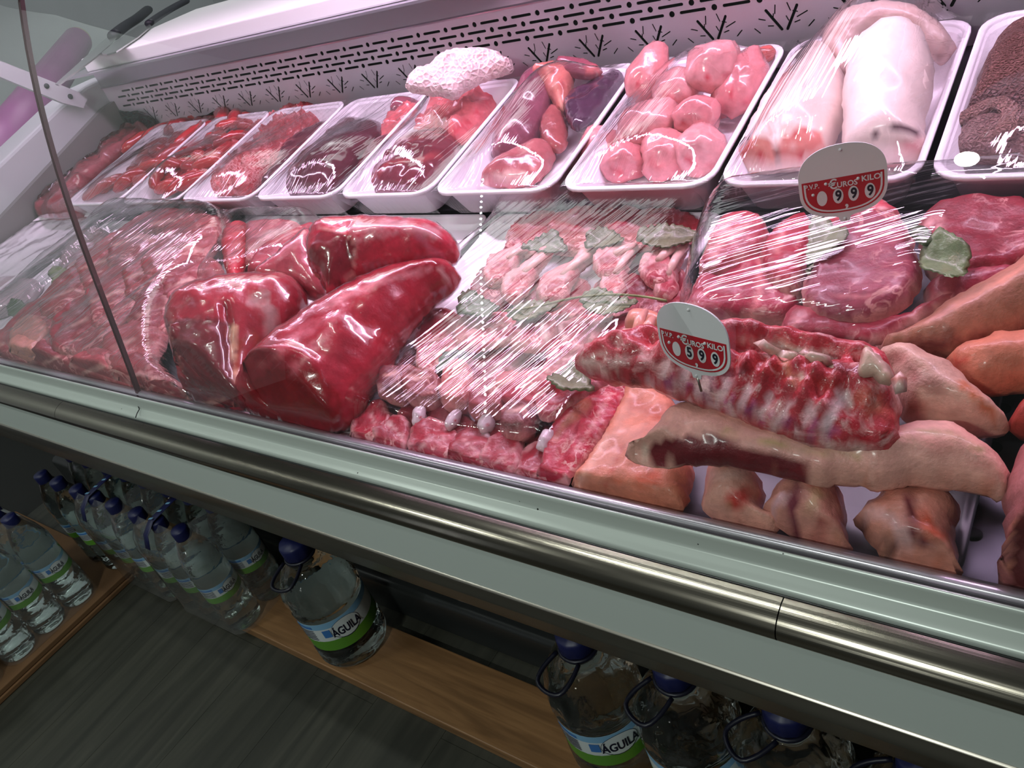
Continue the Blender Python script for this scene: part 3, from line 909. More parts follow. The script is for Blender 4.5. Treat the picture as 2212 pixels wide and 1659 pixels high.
def stripes(name, label, cat, group, specs, base_h, mat='offal', names=None):
    for i, (px, py, L, a, r) in enumerate(specs):
        p = UPP(px, py, base_h + 0.006 * (i % 3)); d = np.linalg.norm(p - CAM) / FPX
        u = ROT @ np.array([math.cos(math.radians(a)), math.sin(math.radians(a)), 0]); u = unit(u - NU * (u @ NU))
        c = np.cross(NU, u); R = random.random
        pts = [p + u * L * d * (t - 0.5) + c * 0.010 * math.sin(3 * t + i) + NU * 0.006 * math.sin(math.pi * t) for t in np.linspace(0, 1, 8)]
        rad = r * d * np.array([0.35, 0.85, 1.0, 1.05, 1, 0.95, 0.8, 0.3]) * (1 + 0.15 * (RNG.random(8) - 0.5))
        V, F = tube(pts, rad, 10, True, 0.75, NU); V = np.array(V); V = V + NU * (0.003 * fbm(V, 60, 2, i))[:, None]
        o = mesh(name, V, F, MT[mat], None, col=pcol(V, REDS[i % 4]))
        tag(o, (label + ', ' + names[i]) if names else label, cat, group)


ordn = ['first', 'second', 'third', 'fourth', 'fifth', 'sixth', 'seventh', 'eighth', 'ninth', 'tenth', 'eleventh', 'twelfth']
stripes('pork_strip', 'red meat strip in the leftmost narrow tray', 'meat', 'strips in the narrow tray',
        [(300, 310, 70, -40, 15), (345, 290, 80, -38, 16), (385, 275, 60, -35, 15), (420, 262, 50, -30, 13), (330, 322, 70, -35, 13), (215, 410, 70, -25, 12), (245, 400, 60, -35, 13), (205, 418, 50, -8, 10), (270, 395, 40, -20, 12)], 0.028,
        names=['%s in the back heap' % q for q in ordn[:5]] + ['%s at the front rim' % q for q in ordn[:4]])
sp = []; sn = []
for r_, (py, x0, x1, n) in enumerate(((395, 290, 425, 6), (360, 305, 450, 6), (330, 345, 470, 5), (300, 400, 500, 4), (275, 440, 520, 4), (255, 470, 530, 3))):
    for j in range(n): sn.append('%s of the %s row' % (ordn[j], ('front', 'second', 'third', 'fourth', 'fifth', 'back')[r_])); sp.append((x0 + (x1 - x0) * j / (n - 1) + random.uniform(-8, 8), py + random.uniform(-7, 7), random.uniform(60, 95), random.choice([-35, 30, -60, 60, 10, 45, -10]), random.uniform(12, 17)))
stripes('pork_strip', 'glossy red meat strip in the second deep tray', 'meat', 'strips in the second tray', sp, 0.036, names=sn)
slabo('strip_heap', 'bottom layer of red marinated meat under the heaped strips', 'meat', None, [(280, 412), (275, 385), (300, 350), (350, 325), (400, 290), (455, 255), (505, 245), (540, 262), (520, 300), (470, 350), (420, 410), (350, 414)],
      upl(400, 340, 0.022), 0.020, 0.0, 0.03, 'offal', (150, 34, 42), amp=0.008, res=0.008, nsc=30)

slabo('minced_meat', 'loose heap of bright red minced meat in the third deep tray', 'minced meat', None,
      [(408, 412), (421, 383), (455, 380), (481, 377), (500, 352), (506, 332), (530, 318), (551, 291), (585, 268), (620, 247), (650, 240), (680, 234), (699, 244), (690, 268), (665, 294), (601, 342), (560, 385), (519, 415)],
      upl(560, 330, 0.024), 0.026, 0.02, 0.03, 'mince', (196, 66, 72), [([(640, 255), (690, 245)], 14, (204, 90, 96), 0.8)], amp=0.013, nsc=60, res=0.0045)

slabo('liver', 'single dark maroon liver under crinkled film in the fourth tray', 'liver', None,
      [(566, 417), (585, 378), (612, 338), (650, 305), (690, 283), (735, 270), (785, 266), (830, 274), (818, 302), (785, 342), (745, 385), (705, 418), (640, 424)],
      upl(680, 350, 0.018), 0.034, 0.014, 0.06, 'liver', (92, 38, 50), [([(600, 350), (640, 310), (720, 272)], 8, (110, 52, 64), 0.9)], amp=0.006, res=0.007)

slabo('liver', 'smooth brown-red liver at the front of the tray with pink lung', 'liver', None,
      [(775, 413), (771, 388), (782, 358), (806, 330), (848, 305), (890, 293), (940, 288), (992, 296), (990, 330), (962, 365), (930, 398), (890, 418)],
      upl(870, 360, 0.018), 0.032, 0.014, 0.05, 'liver', (112, 40, 52), [([(800, 390), (840, 350), (900, 345), (960, 330)], 7, (150, 60, 66), 0.8), ([(860, 300), (940, 292)], 10, (134, 62, 66), 0.8)], amp=0.006, res=0.007)
slabo('lung', 'spongy bright pink lung piece lying between liver and tripe', 'lung', None,
      [(828, 320), (832, 285), (850, 266), (882, 250), (926, 232), (962, 212), (1010, 190), (1060, 186), (1088, 196), (1064, 235), (1030, 275), (985, 308), (940, 295), (880, 306)],
      upl(940, 260, 0.024), 0.03, 0.02, 0.035, 'offal', (224, 112, 116), [([(980, 300), (1020, 265), (1070, 205)], 16, (214, 74, 88), 0.8), ([(850, 300), (900, 280), (930, 250)], 8, (236, 150, 146), 0.8), ([(860, 280), (940, 270), (1000, 230)], 4, (180, 60, 70), 0.9)], amp=0.014, nsc=30, res=0.006)
lumpo('kidney', 'small grey-brown kidney tucked under the pale tripe', 'kidney', None, 880, 236, 0.045, 36, 24, 18, 0.016, 'liver', (142, 82, 94), amp=0.08)
o, s = slabo('tripe', 'pale honeycomb tripe folded on top of the pink lung', 'tripe', None,
             [(878, 195), (880, 166), (905, 145), (928, 137), (957, 112), (1000, 105), (1060, 107), (1095, 124), (1111, 142), (1106, 158), (1075, 168), (1040, 182), (1010, 197), (985, 216), (950, 212), (910, 204)],
             lean(0.62, 990, 165, 0.105, UPP), 0.022, 0.02, 0.03, 'tripe', (250, 224, 222), [([(1060, 150), (1090, 135)], 10, (226, 176, 170), 0.9)], amp=0.010, nsc=25, res=0.006)

# hearts and spleen
slabo('heart', 'large mauve heart lying along the offal tray', 'heart', None,
      [(1062, 340), (1063, 305), (1080, 258), (1108, 208), (1132, 165), (1160, 150), (1190, 165), (1198, 215), (1180, 270), (1155, 312), (1112, 336), (1078, 347)],
      lean(0.4, 1125, 250, 0.045, UPP), 0.03, 0.03, 0.05, 'offal', (140, 74, 92), [([(1070, 325), (1090, 260), (1120, 200)], 12, (168, 104, 116), 0.9), ([(1130, 320), (1085, 335)], 10, (186, 116, 122), 0.9)], res=0.007, amp=0.006)
slabo('heart_fat', 'orange-pink fatty windpipe end standing up behind the mauve heart', 'offal', None,
      [(1148, 152), (1178, 138), (1215, 136), (1240, 160), (1236, 205), (1228, 250), (1205, 245), (1190, 215), (1172, 180)],
      lean(0.5, 1200, 190, 0.060, UPP), 0.022, 0.02, 0.03, 'offal', (214, 122, 112), [([(1180, 145), (1205, 200), (1215, 245)], 5, (236, 168, 150), 0.8), ([(1200, 150), (1225, 200)], 4, (186, 78, 84), 0.8)], res=0.006, amp=0.01, nsc=35)
slabo('offal_top', 'dark mauve offal knob at the back edge of the offal tray', 'offal', None,
      [(1200, 132), (1222, 124), (1258, 128), (1296, 146), (1297, 165), (1262, 172), (1225, 165)], lean(0.5, 1250, 150, 0.07, UPP), 0.018, 0.016, 0.02, 'offal', (150, 78, 92), [([(1275, 150), (1295, 160)], 12, (222, 116, 116), 0.8)], res=0.006, amp=0.006)
slabo('spleen', 'very dark purple spleen strip crossing the offal tray', 'spleen', None,
      [(1216, 238), (1225, 212), (1265, 188), (1310, 165), (1345, 148), (1352, 170), (1330, 205), (1296, 246), (1250, 282), (1230, 270)], lean(0.2, 1280, 215, 0.040, UPP), 0.018, 0.012, 0.025, 'liver', (74, 42, 66), res=0.006, amp=0.007)
slabo('liver_lobe', 'thin brown-red liver lobe hanging in the middle of the offal tray', 'liver', None,
      [(1168, 300), (1172, 250), (1190, 228), (1208, 232), (1226, 275), (1222, 320), (1195, 330)], lean(0.4, 1198, 280, 0.035, UPP), 0.012, 0.012, 0.02, 'offal', (166, 84, 84), res=0.006, amp=0.004)
slabo('heart', 'pink heart with white fat at the front rim of the offal tray', 'heart', None,
      [(1040, 397), (1052, 372), (1082, 348), (1125, 325), (1165, 311), (1196, 320), (1200, 345), (1180, 378), (1150, 398), (1095, 404)], lean(0.3, 1120, 365, 0.02, UPP), 0.03, 0.02, 0.04, 'offal', (186, 104, 106),
      [([(1050, 390), (1100, 378), (1140, 385)], 13, (240, 196, 184), 0.8), ([(1140, 340), (1155, 370)], 6, (226, 160, 152), 0.8), ([(1080, 352), (1150, 330)], 10, (158, 84, 90), 0.9)], res=0.006, amp=0.006)

# pink glands
GL = [('lowest left', 1290, 332, .024, 46, 66, 12), ('small one at the front', 1354, 354, .020, 50, 42, -10), ('third along the front rim', 1440, 334, .026, 50, 56, 30), ('rightmost along the front rim', 1512, 328, .028, 52, 58, 40),
      ('long one lying across the middle', 1398, 272, .044, 68, 46, -22), ('red-veined one right of the middle', 1502, 258, .044, 46, 38, -20), ('greyish drooping one at the back', 1398, 172, .062, 36, 62, 24),
      ('big round one on top', 1540, 142, .078, 54, 50, -30), ('one tucked under the big round one', 1462, 192, .058, 44, 42, 0), ('long one along the right wall', 1598, 178, .050, 42, 78, 24)]
for i, (w_, px, py, h, a, b, g) in enumerate(GL):
    base = [(226, 152, 154), (222, 136, 140), (226, 144, 146), (230, 156, 158)][i % 4]
    pt = [([(px - a * .6, py + b * .2), (px - a * .2, py + b * .55)], 7, (206, 60, 76), 0.9), ([(px, py - b * .5), (px + a * .3, py)], 6, (238, 176, 176), 0.9), ([(px + a * .5, py + b * .5)], 12, (206, 90, 100), 0.9)]
    lumpo('gland', 'pink rounded gland, %s of the gland tray' % w_, 'gland', 'glands in the white tray', px, py, h, a, b, g, 0.030, 'offal', base, pt, amp=0.16, seed=i * 3.1, nsc=20)
lumpo('gland_stub', 'small reddish meat stub at the back corner of the gland tray', 'meat', None, 1652, 118, .055, 20, 15, -20, 0.012, 'offal', (200, 96, 92))

# pork feet
PW = (240, 218, 208)
slabo('pig_trotter', 'pale skinned pig trotter with two red cut ends, nearest the gland tray', 'trotter', 'trotters in the white tray',
      [(1588, 366), (1598, 325), (1612, 285), (1640, 238), (1680, 172), (1722, 128), (1770, 104), (1808, 130), (1830, 190), (1832, 245), (1806, 300), (1772, 352), (1690, 366)],
      lean(0.35, 1715, 240, 0.05, UPP), 0.04, 0.03, 0.06, 'pale_skin', PW,
      [([(1590, 362), (1600, 325), (1625, 295), (1660, 300), (1672, 340), (1640, 362), (1590, 362)], 4, (214, 138, 124), 0.8), ([(1592, 345), (1612, 318), (1640, 330), (1625, 358)], 10, (196, 60, 62), 0.8),
       ([(1682, 350), (1690, 300), (1730, 275), (1775, 288), (1778, 340), (1730, 358), (1682, 350)], 3, (216, 132, 124), 0.8), ([(1690, 335), (1715, 342), (1745, 335)], 9, (190, 34, 50), 0.8), ([(1700, 296), (1740, 282)], 5, (206, 92, 92), 0.8),
       ([(1676, 300), (1678, 355)], 4, (150, 100, 96), 0.8), ([(1740, 185)], 7, (224, 180, 178), 0.9)], res=0.007, amp=0.006, bumps=[([(1676, 270), (1680, 360)], 9, -0.018)])
slabo('pig_trotter', 'upright thick pale pig trotter with a dark band above its base', 'trotter', 'trotters in the white tray',
      [(1826, 335), (1820, 260), (1820, 195), (1832, 135), (1852, 92), (1895, 60), (1948, 52), (1988, 68), (2008, 110), (2018, 165), (2012, 222), (1998, 272), (1995, 335), (1910, 350)],
      lean(0.45, 1915, 210, 0.068, UPP), 0.042, 0.03, 0.06, 'pale_skin', (244, 226, 218), [([(1890, 288), (1930, 275), (1985, 284)], 9, (92, 64, 74), 0.7), ([(1905, 318), (1940, 322), (1985, 318)], 24, (222, 156, 156), 0.8), ([(1905, 120), (1900, 175)], 7, (222, 202, 206), 0.9)], res=0.007, amp=0.005)
slabo('pig_trotter', 'pale brown pig trotter lying across the back of the tray', 'trotter', 'trotters in the white tray',
      [(1772, 105), (1776, 75), (1795, 48), (1842, 25), (1905, 15), (1975, 20), (2020, 48), (2062, 92), (2064, 112), (2030, 130), (1995, 112), (1960, 80), (1900, 78), (1852, 112), (1835, 165), (1815, 172), (1796, 140)],
      lean(0.4, 1910, 75, 0.066, UPP), 0.03, 0.03, 0.04, 'pale_skin', (206, 178, 170), [([(1800, 70), (1900, 30), (1990, 40)], 13, (186, 150, 142), 0.9), ([(2030, 110), (2060, 100)], 9, (222, 164, 158), 0.8)], res=0.007, amp=0.006)
slabo('meat_scrap', 'thin pink meat strip at the foot of the upright pig trotter', 'meat', None, [(1890, 352), (1895, 315), (1940, 300), (1990, 305), (1985, 340), (1940, 356)], lean(0.3, 1940, 330, 0.03, UPP), 0.014, 0.014, 0.015, 'offal', (226, 160, 158), res=0.006, amp=0.004)

# brown tripe
slabo('brown_tripe', 'dark brown fuzzy tripe heap at the back of the last tray', 'tripe', None,
      [(2085, 260), (2100, 200), (2130, 130), (2160, 90), (2212, 65), (2290, 55), (2300, 240), (2240, 262), (2160, 240)], lean(0.2, 2190, 170, 0.045, UPP), 0.035, 0.03, 0.04, 'tripe_brown', (146, 104, 96), res=0.008, amp=0.008)
slabo('brown_tripe', 'lighter brown tripe sheet at the front of the last tray', 'tripe', None,
      [(2058, 335), (2066, 292), (2100, 262), (2160, 245), (2240, 250), (2290, 260), (2290, 345), (2150, 346)], lean(0.2, 2170, 300, 0.030, UPP), 0.024, 0.02, 0.03, 'tripe_brown', (176, 138, 130), res=0.008, amp=0.006)
V, F = tube(catmull([lean(0.2, 2170, 290, .055, UPP)[0], UPP(2185, 240, .052), UPP(2160, 222, .056), UPP(2110, 240, .052), UPP(2072, 262, .045)], 0.01, False), 0.0105, 10, True, 0.7)
V = np.array(V); o = mesh('tripe_fold', V, F, MT['tripe_brown'], None, col=pcol(V, (196, 150, 138))); tag(o, 'raised tan fold of tripe on the brown tripe sheet', 'tripe')
# ------------------------------------------------------------------ lower deck: trays
def dl(px, py, h, f=0.0):
    if f: return lean(f, px, py, h, DK)
    return DK(px, py, h), NL


t_end = flat_tray(-2.20, -1.905, 0.407, 0.86, 'shallow white tray with wrapped scraps at the far end of the lower deck', 0.03)
t_stk = flat_tray(-1.880, -1.36, 0.407, 0.845, 'shallow white tray under the big wrapped pack of sliced red steaks')
t_bk = flat_tray(-1.345, -1.06, 0.62, 0.858, 'shallow white tray behind the beef cuts with wrapped red strips')
t_bf = flat_tray(-1.05, -0.760, 0.407, 0.858, 'shallow white tray under the large beef cuts')
t_ch = flat_tray(-0.745, -0.392, 0.407, 0.858, 'shallow white tray of lamb chops and parsley')
t_rk = flat_tray(-0.378, -0.060, 0.407, 0.858, 'shallow white tray, coloured dark grey for shade, under the rib rack and pork hocks', 0.014, mat='shaded_plastic')

# ---- wrapped tray at the far end
slabo('meat_scrap', 'brownish meat scrap under film in the far end tray', 'meat', None, [(128, 600), (140, 545), (180, 505), (225, 498), (235, 520), (190, 560), (150, 605)], dl(180, 550, 0.006), 0.016, 0, 0.02, 'offal', (150, 110, 110), res=0.01, amp=0.005)
slabo('meat_scrap', 'pale pink meat slice at the bottom of the far end tray', 'meat', None, [(-40, 640), (0, 605), (60, 600), (95, 620), (60, 660), (0, 690), (-50, 700)], dl(20, 650, 0.006), 0.014, 0, 0.02, 'offal', (196, 166, 176), res=0.01, amp=0.004)
MT['film_e'] = film('film_end', 0.35, 0.8, 1.7, 0.03, 120, 0.06)
pack_film(t_end, [(-80, 700), (-60, 610), (0, 555), (60, 510), (90, 488), (160, 482), (256, 478), (215, 520), (140, 585), (60, 650), (0, 690)], 0.028, 0.03, 'film_e', 0.012, amp=0.003)


def leaf(name, label, out, h, col=(112, 124, 84), f=0.15, group=None, vein=None):
    """a lobed leaf: toothed outline, midrib and stalk"""
    A = np.array(out, float); C = A.mean(0); B = []
    n = len(A)
    for i in range(n):
        p, q = A[i], A[(i + 1) % n]; L = np.linalg.norm(q - p); k = max(1, int(L / 13)); nr = np.array([(q - p)[1], -(q - p)[0]]) / max(L, 1)
        if nr @ ((p + q) / 2 - C) < 0: nr = -nr
        for j in range(k):
            B.append(p + (q - p) * j / k); B.append(p + (q - p) * (j + 0.62) / k + nr * 4.5)
    p0, nn = dl(C[0], C[1], h, f)
    v = vein or [tuple(A[0]), tuple(C), tuple(A[n // 2])]
    s = Slab([tuple(b) for b in B], p0, nn, 0.0022, 0.0, 0.004, res=0.004, amp=0.005, nsc=22, sharp=True)
    P = pix(s.V)
    s.V = s.V + nn * (0.010 * (np.clip(segd(P, v) / 40, 0, 1.4) - 0.4))[:, None]
    s.color(col, [(v, 3, tuple(min(255, c + 34) for c in col), 0.9)])
    o = s.make(name, 'leaf'); tag(o, label, 'leaf', group or 'parsley on the meat')
    return o


leaf('parsley_leaf', 'small green parsley sprig on the rim of the far end tray', [(118, 620), (106, 588), (128, 576), (150, 588), (148, 606), (132, 640)], 0.036, (122, 140, 78))
leaf('parsley_leaf', 'dark green parsley sprig nearest the end of the rail', [(14, 672), (18, 656), (32, 646), (52, 654), (78, 656), (70, 676), (40, 694)], 0.030, (70, 96, 52))

# ---- sliced steaks
STK = [((66, 735), 95, 60, -35), ((150, 775), 80, 55, -20), ((230, 800), 75, 45, 10), ((310, 815), 80, 42, 15), ((110, 690), 85, 50, -40), ((200, 700), 90, 60, -38), ((300, 740), 80, 50, -30),
       ((170, 635), 90, 48, -40), ((265, 640), 95, 55, -40), ((350, 670), 70, 50, -30), ((240, 570), 90, 48, -38), ((340, 590), 95, 55, -35), ((420, 610), 75, 45, -35), ((310, 520), 90, 45, -35), ((400, 540), 95, 50, -32), ((455, 505), 60, 38, -25), ((360, 862), 60, 30, 12), ((380, 480), 80, 26, -10)]
SROW = [('front', 4), ('second', 3), ('third', 3), ('fourth', 3), ('back', 3), ('seam', 2)]; SNAME = ['%s of the %s' % (ordn[j], r + ' row' if r != 'seam' else 'pair at the edges') for r, n_ in SROW for j in range(n_)]
for i, ((x, y), a, b, g) in enumerate(STK):
    base = [(160, 60, 70), (146, 50, 60), (168, 70, 76), (154, 48, 56)][i % 4]
    out = []
    for k in range(11):
        th = 2 * math.pi * k / 11; r = 1 + random.uniform(-0.16, 0.16)
        u, v = a * r * math.cos(th), b * r * math.sin(th); c_, s_ = math.cos(math.radians(g)), math.sin(math.radians(g))
        out.append((x + u * c_ - v * s_, y + u * s_ + v * c_))
    ln = [[(x - a * .7, y + b * .2), (x - a * .1, y - b * .2), (x + a * .5, y + b * .1)], [(x + a * .1, y - b * .6), (x + a * .25, y + b * .5)]]
    slabo('sliced_steak', 'thin red steak in the big wrapped pack, ' + SNAME[i], 'steak', 'steaks in the big wrapped pack', out, dl(x, y, 0.020 + 0.004 * (i % 3) + 0.012 * min(1, max(0, (x - 0) / 200)), 0.12), 0.013, 0.010, 0.014, 'steak', base,
          [(ln[0], 4.5, (218, 160, 152), 0.7), (ln[1], 3.5, (214, 152, 146), 0.7)], rim=((206, 150, 146), 0.0035), res=0.0075, amp=0.006)
slabo('pork_slice', 'pale orange-pink slice at the near corner of the wrapped steak pack', 'meat', None, [(20, 760), (28, 715), (52, 690), (82, 682), (105, 712), (92, 742), (62, 785)], dl(60, 735, 0.048), 0.008, 0.006, 0.012, 'steak', (206, 138, 124), res=0.008, amp=0.004)
pack_film(t_stk, [(-60, 800), (-40, 740), (30, 672), (110, 600), (190, 545), (235, 498), (300, 466), (400, 470), (500, 478), (528, 520), (470, 590), (420, 640), (385, 700), (385, 800), (440, 890), (300, 850), (140, 800), (20, 775)], 0.058, 0.03, 'film_c', 0.012, 0.009, 0.0025, rise=0.06)
# ---- strips behind the beef
slabo('beef_strip', 'bright red beef strip upright in the pack behind the beef cuts', 'beef', 'pack behind the beef cuts', [(483, 560), (480, 512), (492, 492), (535, 486), (540, 540), (520, 600), (495, 610)], dl(508, 545, 0.03, .2), 0.016, 0.016, 0.02, 'steak', (196, 44, 62), res=0.008, amp=0.005)
slabo('beef_strip', 'pale fat-streaked beef strip beside the bright red strip', 'beef', 'pack behind the beef cuts', [(530, 545), (535, 492), (570, 480), (640, 482), (650, 500), (590, 540), (540, 575)], dl(580, 520, 0.03, .2), 0.016, 0.016, 0.02, 'steak', (186, 96, 104), [([(540, 540), (580, 505), (640, 490)], 8, (222, 178, 172), 0.8)], res=0.008, amp=0.005)
slabo('beef_strip', 'dark red beef strip sloping up behind the rear beef cut', 'beef', 'pack behind the beef cuts', [(535, 590), (560, 545), (620, 510), (680, 485), (690, 505), (640, 550), (580, 600)], dl(610, 550, 0.035, .2), 0.016, 0.016, 0.02, 'steak', (172, 50, 66), res=0.008, amp=0.005)
pack_film(t_bk, [(440, 640), (480, 560), (480, 490), (540, 478), (640, 476), (700, 480), (690, 540), (600, 620)], 0.05, 0.04, 'film_a', 0.02, 0.009, 0.004)

# ---- large beef cuts
BEEF = (176, 38, 56)
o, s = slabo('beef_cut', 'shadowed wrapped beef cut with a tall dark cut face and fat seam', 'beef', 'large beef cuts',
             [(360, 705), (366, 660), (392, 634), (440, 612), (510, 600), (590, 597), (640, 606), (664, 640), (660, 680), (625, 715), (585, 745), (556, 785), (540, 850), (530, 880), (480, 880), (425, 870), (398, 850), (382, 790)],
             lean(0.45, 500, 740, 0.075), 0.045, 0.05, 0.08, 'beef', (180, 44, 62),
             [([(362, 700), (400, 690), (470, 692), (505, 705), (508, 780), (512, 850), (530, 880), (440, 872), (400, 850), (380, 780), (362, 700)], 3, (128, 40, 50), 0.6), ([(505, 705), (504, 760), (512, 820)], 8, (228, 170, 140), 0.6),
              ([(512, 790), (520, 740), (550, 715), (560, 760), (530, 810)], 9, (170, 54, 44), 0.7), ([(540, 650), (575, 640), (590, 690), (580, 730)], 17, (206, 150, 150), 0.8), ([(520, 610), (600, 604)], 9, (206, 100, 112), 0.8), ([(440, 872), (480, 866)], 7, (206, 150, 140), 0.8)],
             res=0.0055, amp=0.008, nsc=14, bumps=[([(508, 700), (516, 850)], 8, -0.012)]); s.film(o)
A_CUT = o
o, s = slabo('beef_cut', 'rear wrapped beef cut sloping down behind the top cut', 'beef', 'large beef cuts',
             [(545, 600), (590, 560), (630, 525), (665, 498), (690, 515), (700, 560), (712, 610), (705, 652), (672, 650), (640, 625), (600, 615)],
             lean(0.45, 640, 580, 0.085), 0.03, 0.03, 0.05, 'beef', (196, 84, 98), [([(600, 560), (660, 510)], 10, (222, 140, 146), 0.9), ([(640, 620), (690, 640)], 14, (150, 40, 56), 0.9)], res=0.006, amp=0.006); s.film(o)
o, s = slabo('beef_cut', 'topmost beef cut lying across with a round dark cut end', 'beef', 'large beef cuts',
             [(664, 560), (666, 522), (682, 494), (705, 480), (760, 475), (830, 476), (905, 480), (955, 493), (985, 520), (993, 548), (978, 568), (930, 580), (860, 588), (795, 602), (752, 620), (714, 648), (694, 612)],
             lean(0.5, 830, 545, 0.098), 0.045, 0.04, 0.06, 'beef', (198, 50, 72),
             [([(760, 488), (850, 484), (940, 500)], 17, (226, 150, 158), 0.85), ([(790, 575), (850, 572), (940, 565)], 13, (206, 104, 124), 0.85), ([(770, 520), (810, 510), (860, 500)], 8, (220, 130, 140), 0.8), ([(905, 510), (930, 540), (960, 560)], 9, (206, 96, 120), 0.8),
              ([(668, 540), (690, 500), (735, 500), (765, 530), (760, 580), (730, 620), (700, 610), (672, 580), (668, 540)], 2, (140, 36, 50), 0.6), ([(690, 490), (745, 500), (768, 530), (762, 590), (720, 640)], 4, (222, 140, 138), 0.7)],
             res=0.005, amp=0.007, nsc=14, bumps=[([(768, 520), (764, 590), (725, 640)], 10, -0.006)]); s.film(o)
def cut_face(parent, out, px, py, h, f, k, col, paints=()):
    p0, n = lean(f, px, py, h)
    Slab(out, p0 + n * k, n, 0.010, 0.012, 0.010, 0.005, 0.003, 30).color(col, paints, ((196, 110, 104), 0.002)).make('cut_face', 'beef', parent, label='dark flat cut end of the beef')


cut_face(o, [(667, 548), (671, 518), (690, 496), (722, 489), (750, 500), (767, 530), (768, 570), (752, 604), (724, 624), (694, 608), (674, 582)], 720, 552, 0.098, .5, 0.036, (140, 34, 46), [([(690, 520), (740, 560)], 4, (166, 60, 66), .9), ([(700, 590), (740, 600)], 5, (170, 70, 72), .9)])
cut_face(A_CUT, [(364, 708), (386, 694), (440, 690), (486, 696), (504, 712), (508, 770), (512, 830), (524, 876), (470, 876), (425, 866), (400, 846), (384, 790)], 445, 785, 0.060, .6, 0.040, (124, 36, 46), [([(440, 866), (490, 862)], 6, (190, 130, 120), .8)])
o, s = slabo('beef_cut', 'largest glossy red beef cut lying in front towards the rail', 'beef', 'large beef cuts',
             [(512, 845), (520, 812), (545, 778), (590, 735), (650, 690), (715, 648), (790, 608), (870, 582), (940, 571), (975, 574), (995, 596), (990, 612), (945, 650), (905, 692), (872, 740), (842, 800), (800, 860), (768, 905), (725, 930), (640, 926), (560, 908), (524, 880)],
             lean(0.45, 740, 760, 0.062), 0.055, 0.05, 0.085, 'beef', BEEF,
             [([(520, 850), (580, 800), (680, 800), (730, 850), (740, 925), (620, 925), (530, 890), (520, 850)], 6, (150, 24, 34), 0.8), ([(700, 665), (800, 615), (930, 580)], 10, (224, 130, 138), 0.85), ([(600, 760), (650, 715), (720, 690), (700, 730), (640, 790)], 18, (212, 96, 110), 0.9),  # first patch: shadow on the front end painted in as darker red
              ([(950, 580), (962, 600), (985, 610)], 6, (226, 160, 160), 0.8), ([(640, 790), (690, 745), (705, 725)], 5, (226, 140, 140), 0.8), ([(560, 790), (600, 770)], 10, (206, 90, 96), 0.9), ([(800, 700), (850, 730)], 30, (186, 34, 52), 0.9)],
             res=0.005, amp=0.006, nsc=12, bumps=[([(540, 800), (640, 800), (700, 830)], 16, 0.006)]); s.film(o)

# ---- lamb chops
FATC = (222, 156, 156); BONEC = (236, 186, 180)


def chop(label, c, e, a, b, h, col=(198, 74, 90), bone=True, f=0.12, thick=0.014, grp='lamb chops'):
    c = np.array(c, float); e = np.array(e, float); u = (e - c) / np.linalg.norm(e - c); v = np.array([-u[1], u[0]]); L = np.linalg.norm(e - c)
    R = lambda: random.uniform(0.9, 1.12)
    out = [c - u * a * R(), c - u * a * .7 + v * b * .75 * R(), c + v * b * R(), c + u * a * .7 + v * b * .7 * R(), c + u * (a + 0.35 * (L - a)) + v * b * .34, e + v * 9, e + u * 3, e - v * 8, c + u * (a + 0.35 * (L - a)) - v * b * .5, c + u * a * .6 - v * b * .85 * R(), c - v * b * 1.05 * R(), c - u * a * .75 - v * b * .7]
    p0, n = dl(c[0], c[1], h, f)
    eye = [tuple(c + u * a * .62 * math.cos(t) * 1.0 + v * b * .60 * math.sin(t)) for t in np.linspace(0, 2 * math.pi, 10)]; eye[-1] = eye[0]
    s = Slab([tuple(p) for p in out], p0, n, thick * .7, thick * .5, 0.006, 0.0042, 0.005, 30, power=0.4)
    s.color(FATC, [([tuple(c + u * a * .9), tuple(e)], b * .22, (206, 96, 108), 0.8), (eye, 4, col, 0.6), ([tuple(c - u * a * .9 + v * b * .2), tuple(c - u * a * .75 - v * b * .4)], 5, (196, 70, 84), 0.8)])
    o = s.make('lamb_chop', 'chop'); tag(o, label, 'chop', grp)
    if bone:
        q0 = hitp(*(c + u * a * .7 - v * b * .35), p0 + n * thick * .75, n); q1 = hitp(*(e - v * 2), p0 + n * thick * .5, n); q2 = hitp(*(e + u * 6 - v * 2), p0 + n * thick * .45, n)
        V, F = tube([q0, q0 * .5 + q1 * .5 + n * .002, q1, q2], [0.0048, 0.0055, 0.0066, 0.0050], 9, True, 0.8, n)
        mesh('rib_bone', V, F, MT['bone'], o, col=pcol(V, BONEC, [([tuple(e + u * 8)], 7, (206, 110, 112), 0.9)]))
    return o


def loin(label, out, h, col=(172, 50, 66), paints=(), f=0.12, thick=0.012, grp='lamb chops', rim=0.006, seed=0.0, name='lamb_chop', mat='chop', grow=1.20):
    c = np.mean(out, 0); out = [tuple(c + (np.array(q) - c) * grow) for q in out]; p0, n = dl(c[0], c[1], h, f)
    s = Slab(out, p0, n, thick * .6, thick * .5, 0.0045, 0.0045, 0.006, 24, seed=seed, power=0.35).color(col, paints, ((220, 148, 150), rim))
    o = s.make(name, mat); tag(o, label, 'chop', grp); return o


